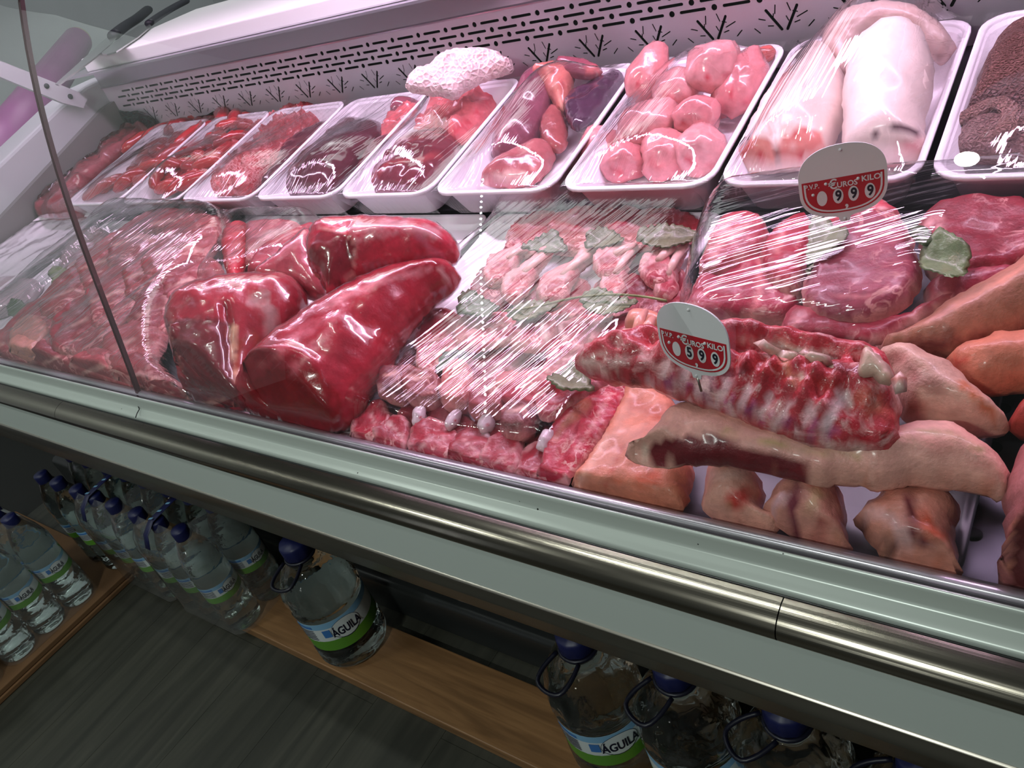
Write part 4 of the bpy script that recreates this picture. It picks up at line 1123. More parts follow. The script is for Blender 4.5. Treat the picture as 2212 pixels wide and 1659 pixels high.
# darkest pieces under the shelf edge
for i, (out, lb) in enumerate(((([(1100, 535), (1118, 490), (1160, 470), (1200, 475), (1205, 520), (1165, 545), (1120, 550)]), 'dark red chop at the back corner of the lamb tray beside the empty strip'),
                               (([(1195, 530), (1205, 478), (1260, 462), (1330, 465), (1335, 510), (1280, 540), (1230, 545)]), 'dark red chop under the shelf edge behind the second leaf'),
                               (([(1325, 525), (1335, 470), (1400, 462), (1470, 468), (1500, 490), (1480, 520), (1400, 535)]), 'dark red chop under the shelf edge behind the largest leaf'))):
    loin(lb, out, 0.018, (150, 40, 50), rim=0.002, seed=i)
rows = [((1082, 585), (1135, 540), 42, 30), ((1118, 618), (1188, 548), 44, 30), ((1200, 625), (1288, 540), 46, 32), ((1316, 572), (1368, 535), 34, 34), ((1325, 620), (1370, 538), 40, 26), ((1418, 590), (1452, 540), 36, 34), ((1440, 620), (1480, 532), 36, 26)]
for i, (c, e, a, b) in enumerate(rows):
    chop('rack chop with a clean rib bone, %s from the beef cuts in the back row' % ordn[i], c, e, a, b, 0.022 + 0.005 * (i % 2), [(172, 56, 72), (182, 62, 76), (164, 48, 64)][i % 3])
mid = [([(905, 745), (912, 700), (925, 668), (955, 680), (992, 690), (985, 735), (950, 752)], [([(925, 672), (980, 690)], 6, (236, 190, 184), .8), ([(915, 740), (970, 735)], 7, (232, 180, 176), .8)]),
       ([(990, 735), (1000, 700), (1035, 690), (1080, 685), (1115, 700), (1110, 735), (1070, 745), (1020, 755)], [([(1000, 725), (1040, 705), (1090, 700)], 5, (236, 180, 176), .8), ([(1060, 700), (1075, 735)], 4, (236, 186, 180), .8)]),
       ([(1110, 745), (1122, 705), (1150, 690), (1185, 685), (1195, 725), (1160, 755)], [([(1170, 690), (1180, 740)], 5, (238, 200, 194), .8)]),
       ([(1185, 760), (1200, 715), (1240, 695), (1290, 690), (1310, 720), (1265, 755), (1220, 775)], [([(1205, 700), (1225, 740)], 7, (238, 196, 190), .8)]),
       ([(905, 775), (925, 750), (985, 742), (990, 775), (950, 800), (915, 800)], [([(915, 770), (980, 752)], 5, (232, 180, 176), .8)]),
       ([(1280, 740), (1300, 700), (1345, 690), (1390, 700), (1380, 740), (1320, 765)], [([(1350, 700), (1365, 740)], 7, (240, 200, 190), .8)]),
       ([(1180, 800), (1195, 770), (1250, 750), (1275, 775), (1255, 815), (1210, 825)], [([(1200, 780), (1250, 770)], 5, (236, 190, 184), .8)])]
for i, (out, pt) in enumerate(mid): loin('loin chop with pale fat, %s from the beef cuts in the middle row' % ordn[i], out, 0.022 + 0.004 * (i % 3), [(172, 54, 70), (182, 64, 78), (164, 46, 62)][i % 3], pt, seed=i * 2.0)
low = [([(828, 850), (832, 812), (858, 803), (884, 812), (892, 845), (868, 868)], (120, 46, 54)), ([(880, 855), (885, 815), (925, 815), (955, 835), (950, 868), (915, 880)], (150, 60, 62)), ([(955, 850), (965, 815), (1010, 800), (1022, 845), (1000, 885), (965, 875)], (204, 110, 104)),
       ([(1022, 890), (1030, 850), (1072, 836), (1098, 852), (1090, 892), (1055, 905)], (168, 64, 74)), ([(1088, 870), (1075, 830), (1110, 818), (1160, 822), (1200, 840), (1180, 880), (1130, 885)], (196, 60, 80)), ([(1090, 930), (1095, 890), (1130, 880), (1165, 892), (1150, 930), (1115, 945)], (132, 56, 60))]
for i, (out, c) in enumerate(low): loin('stubby cut chop standing on edge, %s from the beef cuts in the third row' % ordn[i], out, 0.030, c, [([out[1], out[2]], 5, (228, 168, 156), .8)], f=0.3, thick=0.03, seed=i * 1.7, rim=0.003)
fr = [([(765, 945), (766, 905), (790, 880), (828, 880), (842, 912), (815, 950), (785, 960)], [([(800, 890), (815, 930)], 5, FATC, .8)]),
      ([(812, 965), (822, 925), (855, 905), (880, 918), (882, 950), (850, 985)], [([(840, 915), (870, 945)], 6, (236, 196, 190), .8)]),
      ([(890, 980), (895, 935), (930, 915), (975, 928), (985, 960), (950, 1000), (915, 1000)], [([(905, 970), (930, 945), (960, 950)], 4, FATC, .8)]),
      ([(975, 1010), (985, 955), (1020, 930), (1060, 950), (1055, 1000), (1020, 1025)], [([(1000, 950), (1040, 985)], 4, FATC, .8), ([(1040, 920), (1052, 940)], 8, (236, 214, 220), .8)]),
      ([(1045, 1015), (1055, 965), (1095, 940), (1125, 960), (1120, 1010), (1085, 1035)], [([(1070, 1000), (1110, 970)], 5, FATC, .8)]),
      ([(1120, 1030), (1130, 985), (1165, 960), (1205, 965), (1210, 1005), (1190, 1040), (1150, 1045)], [([(1170, 960), (1190, 980)], 8, (236, 214, 220), .8), ([(1150, 1030), (1190, 1000)], 5, FATC, .8)])]
for i, (out, pt) in enumerate(fr): loin('marbled neck chop, %s from the beef cuts along the rail' % ordn[i], out, 0.020, [(176, 50, 66), (166, 42, 58)][i % 2], pt, seed=i * 2.3, f=0.1)
for i, (x, y) in enumerate(((905, 898), (980, 905), (1050, 915), (1180, 955))):
    V, F = lump(DK(x, y, 0.028), [(0.008, 0, 0), (0, 0.012, 0.004), (0, -0.003, 0.008)], 0.2, 60, i); o = mesh('bone_knob', V, F, MT['bone'], None, col=pcol(V, (228, 206, 214), [([(x + 3, y + 4)], 5, (206, 70, 84), .8)])); tag(o, 'white cut bone knob, %s from the beef cuts above the neck chops' % ordn[i], 'bone', 'bone knobs among the chops')
loin('long lean chop with a brown fat flap beside the right rim of the lamb tray', [(1175, 1035), (1180, 985), (1200, 930), (1225, 880), (1262, 845), (1310, 826), (1345, 838), (1338, 880), (1300, 940), (1262, 990), (1225, 1035), (1195, 1050)], 0.026, (190, 44, 66), [([(1200, 945), (1230, 900), (1265, 870)], 15, (206, 116, 96), .8), ([(1240, 980), (1290, 900), (1320, 850)], 4, (224, 140, 140), .8)], rim=0.004)
loin('dark lean chop tucked above the long lean chop', [(1170, 880), (1180, 850), (1230, 830), (1280, 820), (1300, 835), (1260, 860), (1215, 890), (1185, 905)], 0.034, (178, 40, 60), rim=0.003)

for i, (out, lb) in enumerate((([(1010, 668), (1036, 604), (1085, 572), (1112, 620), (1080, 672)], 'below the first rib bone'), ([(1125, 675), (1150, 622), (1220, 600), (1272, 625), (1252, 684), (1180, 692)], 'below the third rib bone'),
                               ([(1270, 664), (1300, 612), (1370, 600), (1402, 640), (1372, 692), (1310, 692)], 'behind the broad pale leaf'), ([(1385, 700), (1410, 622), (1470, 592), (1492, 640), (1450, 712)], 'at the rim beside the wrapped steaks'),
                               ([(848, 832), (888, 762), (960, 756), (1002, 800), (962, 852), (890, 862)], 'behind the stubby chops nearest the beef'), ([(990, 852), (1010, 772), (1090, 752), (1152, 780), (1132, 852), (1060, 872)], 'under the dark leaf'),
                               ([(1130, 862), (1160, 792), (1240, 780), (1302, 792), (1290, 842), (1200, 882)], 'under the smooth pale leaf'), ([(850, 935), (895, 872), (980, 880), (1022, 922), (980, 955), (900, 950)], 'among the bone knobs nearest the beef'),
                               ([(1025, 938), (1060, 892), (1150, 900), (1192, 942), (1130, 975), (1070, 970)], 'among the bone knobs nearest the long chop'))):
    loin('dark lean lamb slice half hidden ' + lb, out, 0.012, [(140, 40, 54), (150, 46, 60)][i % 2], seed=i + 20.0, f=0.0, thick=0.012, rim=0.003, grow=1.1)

leaf('parsley_leaf', 'dull green leaf under film at the back left of the lamb tray', [(1122, 530), (1165, 512), (1200, 500), (1225, 535), (1190, 545), (1155, 540)], 0.040, (104, 108, 84))
leaf('parsley_leaf', 'dull green leaf behind the third rib bone', [(1262, 530), (1270, 505), (1300, 492), (1330, 498), (1350, 525), (1310, 532)], 0.040, (106, 104, 76))
leaf('parsley_leaf', 'largest dull green leaf, behind the last rib bones', [(1372, 512), (1385, 495), (1430, 487), (1480, 492), (1512, 503), (1485, 525), (1440, 540), (1400, 532)], 0.042, (110, 108, 80), vein=[(1375, 510), (1440, 510), (1512, 503)])
leaf('parsley_leaf', 'dark folded leaf at the left end of the parsley stem', [(985, 672), (995, 640), (1020, 632), (1060, 650), (1082, 668), (1050, 690), (1025, 680)], 0.046, (92, 104, 74))
leaf('parsley_leaf', 'pair of small leaves at the middle of the parsley stem', [(1092, 675), (1120, 660), (1160, 650), (1205, 652), (1180, 672), (1150, 690), (1118, 695)], 0.050, (120, 122, 84))
leaf('parsley_leaf', 'broad pale leaf hanging from the right end of the parsley stem', [(1250, 640), (1272, 628), (1300, 626), (1340, 640), (1378, 645), (1340, 678), (1300, 686), (1268, 672)], 0.052, (124, 130, 96))
leaf('bay_leaf', 'smooth pale leaf with a stalk beside the tip of the rib rack', [(1185, 830), (1212, 800), (1232, 780), (1262, 800), (1282, 838), (1245, 848), (1215, 856)], 0.058, (126, 128, 98), vein=[(1220, 790), (1250, 815), (1282, 838)])
leaf('bay_leaf', 'dark leaf under the streaked film at the middle of the lamb tray', [(938, 800), (955, 770), (985, 758), (1010, 764), (1000, 790), (965, 806)], 0.040, (74, 92, 70))
V, F = tube(catmull([DK(*q) for q in ((1085, 672, .054), (1150, 664, .056), (1210, 650, .058), (1250, 642, .058), (1330, 636, .058), (1400, 642, .056), (1440, 650, .054))], 0.01, False), 0.0014, 6)
V = np.array(V); o = mesh('herb_sprig', V, F, MT['leaf'], None, col=pcol(V, (140, 142, 92))); tag(o, 'thin parsley stem running across the lamb chops', 'herb')
pack_film(t_ch, [(756, 940), (758, 905), (775, 862), (815, 800), (860, 745), (895, 688), (940, 640), (1000, 592), (1060, 540), (1100, 478), (1200, 455), (1380, 452), (1535, 470), (1520, 540), (1500, 600), (1440, 720), (1380, 830), (1345, 872), (1290, 960), (1238, 1052), (1180, 1060), (1000, 1030), (850, 985)],
          0.058, 0.028, 'film_b', 0.004, 0.008, 0.0015, rise=-0.005)

# ---- wrapped pork steaks right of the chops
def steak(label, out, h, col, paints=(), rim=0.004, f=0.2, thick=0.03, seed=0.0, amp=0.005, mat='steak', rc=(222, 160, 156), w=0.016):
    c = np.mean(out, 0); p0, n = dl(c[0], c[1], h, f)
    s = Slab(out, p0, n, thick * .6, thick * .5, w, 0.006, amp, 20, seed=seed).color(col, paints, (rc, rim) if rim else None)
    o = s.make('pork_steak', mat); tag(o, label, 'steak', 'wrapped steaks right of the chops'); return s


steak('wide red loin slice nearest the lamb chops', [(1478, 690), (1492, 640), (1520, 590), (1560, 560), (1620, 545), (1690, 540), (1735, 560), (1745, 620), (1735, 680), (1690, 705), (1600, 700), (1520, 705)], 0.018, (166, 42, 66), [([(1640, 560), (1640, 620), (1625, 690)], 9, (222, 130, 132), .8), ([(1510, 640), (1560, 600)], 5, (220, 140, 146), .8), ([(1700, 580), (1735, 600)], 9, (222, 140, 136), .8)])
steak('fat-laced shoulder slice below the deep trays', [(1512, 590), (1528, 530), (1555, 485), (1600, 470), (1650, 480), (1665, 520), (1630, 560), (1580, 590), (1540, 605)], 0.036, (180, 62, 78), [([(1540, 560), (1560, 510), (1610, 490)], 10, (232, 160, 158), .8), ([(1560, 590), (1600, 545)], 8, (232, 160, 158), .8), ([(1540, 500), (1570, 490)], 6, (240, 190, 190), .8)], seed=3)
steak('bright red lean slice behind the upright leaf', [(1640, 560), (1665, 510), (1700, 485), (1742, 475), (1760, 500), (1755, 560), (1735, 640), (1690, 640), (1650, 610)], 0.032, (170, 40, 60), [([(1690, 490), (1680, 540)], 8, (226, 130, 130), .8)], seed=5)
steak('slice with white fat lying under the price tag with three nines', [(1772, 490), (1775, 450), (1800, 438), (1850, 425), (1895, 432), (1945, 468), (1935, 490), (1860, 505), (1800, 510)], 0.048, (208, 78, 92), [([(1785, 455), (1790, 490)], 7, (236, 170, 168), .8), ([(1845, 472), (1872, 470)], 9, (244, 222, 206), .6), ([(1880, 440), (1940, 470)], 5, (236, 180, 176), .8)], seed=7)
steak('large round dusky steak in the middle of the wrapped pack', [(1735, 660), (1742, 600), (1765, 540), (1800, 490), (1860, 472), (1920, 468), (1952, 480), (1970, 520), (1985, 570), (1990, 620), (1968, 655), (1920, 690), (1850, 705), (1790, 705)], 0.056, (150, 58, 76), [([(1950, 470), (1972, 520), (1990, 590), (1985, 640)], 5, (230, 190, 180), .8), ([(1800, 640), (1880, 640), (1960, 610)], 3, (196, 110, 116), .9)], rim=0.002, seed=9, amp=0.003, thick=0.026)
steak('pale-edged slice under the large round steak', [(1690, 745), (1692, 700), (1720, 670), (1790, 690), (1860, 705), (1940, 690), (2000, 665), (2060, 640), (2080, 660), (2010, 700), (1940, 740), (1880, 765), (1780, 762)], 0.038, (166, 48, 66), [([(1700, 735), (1720, 690), (1745, 670)], 9, (228, 140, 142), .8), ([(1960, 690), (2060, 645)], 9, (232, 166, 160), .8)], seed=11)
steak('red steak at the back beside the last deep tray', [(1984, 545), (1982, 495), (2000, 462), (2060, 445), (2140, 440), (2260, 450), (2280, 560), (2180, 600), (2080, 620), (2010, 600)], 0.042, (142, 42, 56), [([(1990, 500), (2010, 470), (2030, 465), (2030, 520)], 8, (222, 150, 150), .8)], seed=13, rim=0.003)
steak('dark pink steak below the round-toothed leaf', [(1995, 660), (2005, 620), (2060, 600), (2140, 590), (2200, 590), (2190, 625), (2110, 650), (2040, 680)], 0.038, (156, 52, 70), [([(2000, 655), (2050, 640)], 12, (230, 150, 150), .8)], seed=15)
leaf('parsley_leaf', 'grey-green leaf lying upright on the round steak', [(1742, 590), (1745, 540), (1752, 490), (1762, 474), (1782, 474), (1800, 488), (1832, 506), (1830, 528), (1800, 548), (1765, 555), (1752, 590)], 0.078, (126, 134, 104), vein=[(1748, 580), (1765, 520), (1790, 500)])
leaf('parsley_leaf', 'round-toothed green leaf between the two wrapped steaks', [(1986, 560), (1992, 535), (2030, 510), (2080, 535), (2098, 552), (2086, 590), (2050, 610), (2012, 598), (1990, 590)], 0.072, (118, 136, 96), vein=[(1990, 550), (2040, 560), (2080, 580)])
leaf('parsley_leaf', 'dark green leaf edge behind the round-toothed leaf', [(1966, 482), (1985, 485), (2015, 508), (2018, 528), (1990, 530), (1975, 515)], 0.080, (70, 86, 52))
pack_film(t_rk, [(1470, 740), (1478, 690), (1496, 620), (1520, 560), (1580, 515), (1700, 495), (1850, 485), (1960, 490), (2100, 485), (2260, 485), (2300, 560), (2200, 620), (2120, 700), (2060, 780), (1960, 850), (1890, 880), (1780, 870), (1650, 850), (1500, 830)],
          0.086, 0.045, 'film_b2', 0.004, 0.008, 0.0012, rise=0.18, ymid=0.60)
# ---- rib rack, belly, hocks and legs
def big(name, label, cat, out, h, f, upd, dn, w, mat, col, paints=(), bumps=(), res=0.005, amp=0.006, nsc=16, rim=None, group='unwrapped pork'):
    c = np.mean(out, 0); p0, n = dl(c[0], c[1], h, f)
    s = Slab(out, p0, n, upd, dn, w, res, amp, nsc, bumps).color(col, paints, rim)
    o = s.make(name, mat); tag(o, label, cat, group); return o, s


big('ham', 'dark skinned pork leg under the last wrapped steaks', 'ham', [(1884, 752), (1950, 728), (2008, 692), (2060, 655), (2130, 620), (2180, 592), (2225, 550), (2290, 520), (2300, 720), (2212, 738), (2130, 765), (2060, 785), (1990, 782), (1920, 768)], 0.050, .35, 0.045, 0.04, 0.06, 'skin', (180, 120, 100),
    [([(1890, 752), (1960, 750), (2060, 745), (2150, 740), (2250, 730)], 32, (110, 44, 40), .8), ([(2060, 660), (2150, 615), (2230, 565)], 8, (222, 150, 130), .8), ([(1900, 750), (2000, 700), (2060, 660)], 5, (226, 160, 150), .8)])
big('ham', 'orange skinned pork leg at the near end above the pale shoulder', 'ham', [(2036, 782), (2075, 756), (2125, 735), (2180, 726), (2290, 728), (2300, 835), (2200, 842), (2115, 850), (2080, 830), (2050, 805)], 0.052, .35, 0.035, 0.03, 0.045, 'skin', (206, 126, 100), [([(2040, 785), (2090, 780)], 10, (190, 80, 60), .9), ([(2110, 842), (2200, 835)], 6, (220, 140, 96), .8)])
big('ham', 'dark leg of meat with white fat at the near end of the rail', 'ham', [(2160, 1275), (2164, 1180), (2170, 1070), (2186, 1005), (2215, 955), (2300, 930), (2320, 1300), (2230, 1300)], 0.06, .4, 0.045, 0.04, 0.05, 'skin', (176, 106, 106),
    [([(2195, 1120), (2230, 1070), (2300, 1060), (2300, 1290), (2185, 1270), (2195, 1120)], 4, (104, 34, 36), .8), ([(2175, 1250), (2185, 1130), (2200, 1090)], 6, (206, 130, 110), .8)])
big('ham', 'red rounded leg end half hidden at the near end of the counter', 'ham', [(2180, 930), (2190, 890), (2220, 850), (2300, 830), (2300, 930), (2220, 945)], 0.05, .3, 0.03, 0.03, 0.03, 'skin', (176, 70, 60), res=.007)
big('pork_shoulder', 'pale pork shoulder pointing away from the rib rack', 'pork shoulder', [(1890, 790), (1905, 765), (1960, 762), (2020, 783), (2068, 810), (2110, 846), (2150, 890), (2185, 928), (2130, 938), (2050, 932), (1970, 915), (1940, 890), (1915, 840)], 0.056, .35, 0.045, 0.035, 0.055, 'skin', (222, 176, 158),
    [([(1930, 880), (1980, 885), (2030, 905)], 14, (176, 76, 58), .8), ([(2080, 830), (2130, 880), (2175, 925)], 12, (206, 120, 84), .8), ([(1960, 800), (2000, 840)], 5, (206, 140, 128), .9), ([(1900, 775), (1950, 775)], 14, (206, 140, 128), .9)])
big('pork_belly', 'flat orange-pink pork belly slab with squared end beside the lamb tray', 'pork belly', [(1238, 1055), (1262, 1015), (1300, 955), (1332, 890), (1362, 842), (1420, 842), (1465, 880), (1470, 930), (1500, 1010), (1495, 1060), (1468, 1106), (1360, 1084)], 0.020, .05, 0.020, 0.014, 0.02, 'skin', (216, 136, 112),
    [([(1240, 1055), (1275, 1000), (1310, 940)], 9, (232, 170, 150), .8), ([(1300, 1060), (1330, 1000), (1345, 960)], 5, (196, 98, 78), .9), ([(1330, 1040), (1420, 1030)], 16, (220, 110, 84), .9), ([(1370, 870), (1420, 900)], 24, (186, 88, 62), .9), ([(1470, 1095), (1495, 1030)], 6, (232, 160, 116), .8)], amp=0.005)
big('pork_hock', 'pale wrinkled pork hock with a red patch, beside the belly slab', 'pork hock', [(1518, 1102), (1522, 1060), (1530, 1015), (1560, 1005), (1610, 1015), (1640, 1030), (1652, 1070), (1648, 1102), (1692, 1130), (1672, 1156), (1620, 1150), (1570, 1132)], 0.026, .3, 0.03, 0.025, 0.04, 'skin', (236, 172, 156),
    [([(1585, 1085), (1615, 1055)], 24, (200, 62, 54), .9), ([(1535, 1030), (1600, 1025)], 14, (240, 190, 180), .8), ([(1530, 1112), (1580, 1120), (1640, 1140)], 5, (232, 180, 160), .8), ([(1600, 1135), (1680, 1145)], 10, (150, 50, 52), .8), ([(1560, 1100), (1575, 1090), (1570, 1110)], 3, (190, 120, 96), .8)], bumps=[([(1560, 1095), (1575, 1105)], 6, -.004)])
big('pork_hock', 'middle pork hock with a purple muscle stripe', 'pork hock', [(1640, 1112), (1665, 1078), (1692, 1046), (1740, 1034), (1800, 1045), (1828, 1085), (1830, 1140), (1838, 1195), (1800, 1195), (1740, 1175), (1690, 1152)], 0.026, .3, 0.034, 0.025, 0.04, 'skin', (226, 156, 142),
    [([(1718, 1050), (1708, 1110), (1722, 1165)], 19, (128, 48, 66), .7), ([(1765, 1065), (1748, 1110)], 15, (240, 196, 160), .8), ([(1775, 1125), (1762, 1165)], 22, (176, 62, 58), .8), ([(1665, 1100), (1690, 1070)], 12, (226, 176, 186), .8), ([(1645, 1112), (1690, 1140)], 4, (110, 50, 50), .8), ([(1800, 1170)], 20, (220, 150, 120), .9)], bumps=[([(1715, 1060), (1710, 1160)], 10, -.005)])
big('pork_hock', 'near pork hock with a hollow bone end showing at the rail', 'pork hock', [(1842, 1122), (1870, 1095), (1905, 1066), (1960, 1058), (2030, 1064), (2070, 1090), (2062, 1140), (2070, 1200), (2072, 1262), (2000, 1250), (1930, 1220), (1880, 1180), (1860, 1150)], 0.028, .3, 0.036, 0.025, 0.045, 'skin', (216, 146, 128),
    [([(1880, 1105), (1930, 1125), (1955, 1165)], 20, (236, 186, 186), .8), ([(2000, 1115), (2012, 1150)], 28, (206, 92, 60), .8), ([(1858, 1138), (1890, 1172), (1930, 1195)], 17, (80, 28, 30), .7), ([(1962, 1072), (1975, 1150), (2005, 1180)], 14, (120, 44, 54), .8), ([(1912, 1205)], 22, (222, 160, 136), .7), ([(1912, 1205)], 12, (84, 60, 60), .7), ([(2030, 1200), (2040, 1250)], 20, (206, 116, 84), .9)], bumps=[([(1968, 1075), (1985, 1160)], 9, -.006), ([(1912, 1205)], 10, -.010)])
big('pork_belly', 'long pork belly strip lying under the rib rack', 'pork belly', [(1346, 984), (1360, 966), (1392, 955), (1420, 925), (1445, 895), (1500, 880), (1600, 890), (1750, 930), (1860, 950), (1950, 925), (1990, 918), (2050, 926), (2105, 958), (2150, 990), (2184, 1030), (2172, 1082), (2100, 1064), (2000, 1052), (1890, 1056), (1835, 1046), (1770, 1050), (1700, 1034), (1600, 1010), (1500, 1004), (1420, 1006), (1372, 1000)], 0.072, .3, 0.026, 0.02, 0.030, 'skin', (228, 172, 158),
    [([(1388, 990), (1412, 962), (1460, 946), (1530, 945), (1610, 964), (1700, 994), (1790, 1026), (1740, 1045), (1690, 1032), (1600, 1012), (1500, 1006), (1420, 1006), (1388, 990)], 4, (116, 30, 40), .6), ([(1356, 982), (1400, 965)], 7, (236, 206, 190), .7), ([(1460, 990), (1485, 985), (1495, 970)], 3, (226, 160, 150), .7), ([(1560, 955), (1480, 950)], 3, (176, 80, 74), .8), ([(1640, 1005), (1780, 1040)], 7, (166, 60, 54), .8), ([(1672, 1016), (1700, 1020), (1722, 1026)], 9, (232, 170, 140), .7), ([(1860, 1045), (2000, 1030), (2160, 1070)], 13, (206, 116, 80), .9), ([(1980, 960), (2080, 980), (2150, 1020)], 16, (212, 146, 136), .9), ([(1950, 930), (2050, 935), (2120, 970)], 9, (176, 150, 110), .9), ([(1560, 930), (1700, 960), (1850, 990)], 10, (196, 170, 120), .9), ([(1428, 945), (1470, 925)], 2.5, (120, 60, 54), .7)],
    amp=0.006, bumps=[([(1420, 975), (1560, 985)], 14, -.004)])
ribs = [([(1402 + 44 * k, 838 + 14.5 * k), (1430 + 45 * k, 806 + 12 * k), (1450 + 46 * k, 775 + 9 * k)], 10, .0085) for k in range(0, 9)]
pt = []
for k in range(9):
    x0, y0 = 1420 + 44 * k, 822 + 14.5 * k
    pt += [([(x0 - 16, y0 + 14), (x0 + 12, y0 - 14), (x0 + 24, y0 - 40)], 12, (240, 190, 196), .5), ([(x0 + 10, y0 + 12), (x0 + 32, y0 - 8)], 8, (206, 100, 142), .5)]
    if k % 2 == 0: pt.append(([(x0 + 20, y0 + 2)], 11, (160, 74, 116), .5))
pt += [([(1370, 842), (1500, 890), (1640, 938), (1760, 970)], 12, (130, 34, 44), .4)]
pt += [([(1390, 745), (1480, 760), (1560, 770)], 12, (206, 60, 70), .8), ([(1560, 780), (1680, 800), (1800, 830)], 24, (190, 46, 48), .9), ([(1690, 770), (1720, 830)], 15, (226, 150, 120), .8), ([(1600, 735), (1700, 750), (1790, 775)], 11, (206, 176, 160), .7), ([(1730, 800), (1735, 830)], 4, (226, 206, 180), .6),
       ([(1800, 790), (1850, 800), (1870, 780)], 14, (132, 52, 56), .8), ([(1255, 790), (1300, 775), (1350, 780), (1290, 800)], 14, (232, 190, 182), .8), ([(1300, 748), (1340, 735), (1380, 745)], 12, (206, 90, 96), .8), ([(1290, 775), (1340, 765)], 4, (190, 50, 60), .8), ([(1310, 812), (1380, 826)], 10, (110, 34, 40), .7),
       ([(1840, 880), (1850, 930), (1865, 950)], 11, (190, 34, 50), .7), ([(1830, 850), (1835, 890)], 6, (236, 200, 196), .8), ([(1870, 860), (1900, 870), (1915, 890), (1880, 885)], 24, (206, 96, 82), .8), ([(1895, 880)], 12, (232, 190, 160), .8), ([(1925, 910), (1910, 945)], 11, (150, 40, 40), .7), ([(1780, 930), (1800, 890), (1815, 860)], 14, (240, 206, 212), .8), ([(1770, 962), (1850, 975), (1930, 970)], 8, (238, 206, 200), .7), ([(1920, 800), (1935, 840), (1942, 880)], 9, (234, 190, 176), .8)]
rr, s = big('rib_rack', 'long bloody rib rack lying on top with a price tag stuck in it', 'rib rack', [(1246, 788), (1262, 758), (1300, 738), (1350, 725), (1400, 712), (1450, 722), (1540, 705), (1600, 702), (1660, 712), (1740, 730), (1830, 744), (1890, 756), (1925, 790), (1942, 830), (1948, 880), (1942, 915), (1952, 958), (1930, 978), (1860, 978), (1790, 968), (1700, 945), (1600, 905), (1500, 870), (1400, 834), (1320, 822), (1264, 806)], 0.112, .4, 0.026, 0.026, 0.026, 'rack', (196, 62, 72), pt, ribs + [([(1420, 760), (1560, 765), (1700, 780), (1860, 800)], 22, -.010), ([(1880, 880)], 26, .006), ([(1846, 915)], 10, -.006)], res=0.0038, amp=0.012, nsc=34, group=None)
# loose membrane and rib stubs on the rack
for i, (out, c, lb) in enumerate((([(1628, 742), (1650, 735), (1690, 752), (1740, 762), (1790, 772), (1802, 800), (1780, 792), (1750, 790), (1700, 775), (1660, 765)], (206, 178, 160), 'torn grey membrane'), ([(1846, 800), (1860, 770), (1868, 745), (1890, 760), (1905, 780), (1930, 800), (1920, 830), (1885, 815), (1865, 820)], (226, 190, 170), 'curled white fat flap'),
                                 ([(1925, 820), (1945, 805), (1962, 815), (1958, 845), (1935, 850)], (240, 206, 196), 'white fat knob'))):
    c0 = np.mean(out, 0); p0, n = dl(c0[0], c0[1], 0.138, .5)
    s2 = Slab(out, p0, n, 0.008, 0.004, 0.007, 0.004, 0.006, 60, seed=i).color(c, [([out[0], out[2]], 4, (206, 130, 116), .8)]); s2.make('membrane', 'bone', rr, label=lb)
for i, (a, b, c) in enumerate((((1376, 725), (1382, 690), (1395, 672)), ((1392, 728), (1402, 702), (1410, 688)), ((1340, 735), (1352, 720), (1372, 716)))):
    V, F = tube([DK(*a, .115), DK(*b, .12), DK(*c, .118)], [.006, .005, .003], 8); mesh('rib_stub', V, F, MT['bone'], rr, col=pcol(V, (232, 160, 146)))
slabo('pork_flap', 'orange-pink rounded meat flap behind the price tag on the rib rack', 'meat', None, [(1352, 712), (1356, 680), (1385, 668), (1420, 678), (1440, 700), (1410, 716), (1380, 722)], dl(1395, 695, 0.075, .3), 0.016, 0.014, 0.02, 'bone', (222, 140, 122), res=.005, amp=.005)
slabo('pork_flap', 'long salmon-coloured meat flap between rib rack and wrapped steaks', 'meat', None, [(1560, 735), (1575, 712), (1640, 708), (1680, 716), (1694, 730), (1650, 738), (1600, 742)], dl(1620, 724, 0.085, .3), 0.014, 0.012, 0.015, 'bone', (226, 122, 106), res=.005, amp=.004)
MT['tray_bits'] = None

# ---- price tags


def text_mesh(txt, size, bold=0.0, depth=0.0004):
    cu = bpy.data.curves.new('text', 'FONT'); cu.body = txt; cu.size = size; cu.align_x = 'CENTER'; cu.align_y = 'CENTER'; cu.offset = bold; cu.extrude = depth; cu.resolution_u = 3
    o = bpy.data.objects.new('text', cu); COL.objects.link(o)
    me = o.to_mesh(); V = np.array([v.co[:] for v in me.vertices]) if len(me.vertices) else np.zeros((0, 3)); F = [tuple(p.vertices) for p in me.polygons]
    o.to_mesh_clear(); bpy.data.objects.remove(o); bpy.data.curves.remove(cu)
    return V, F


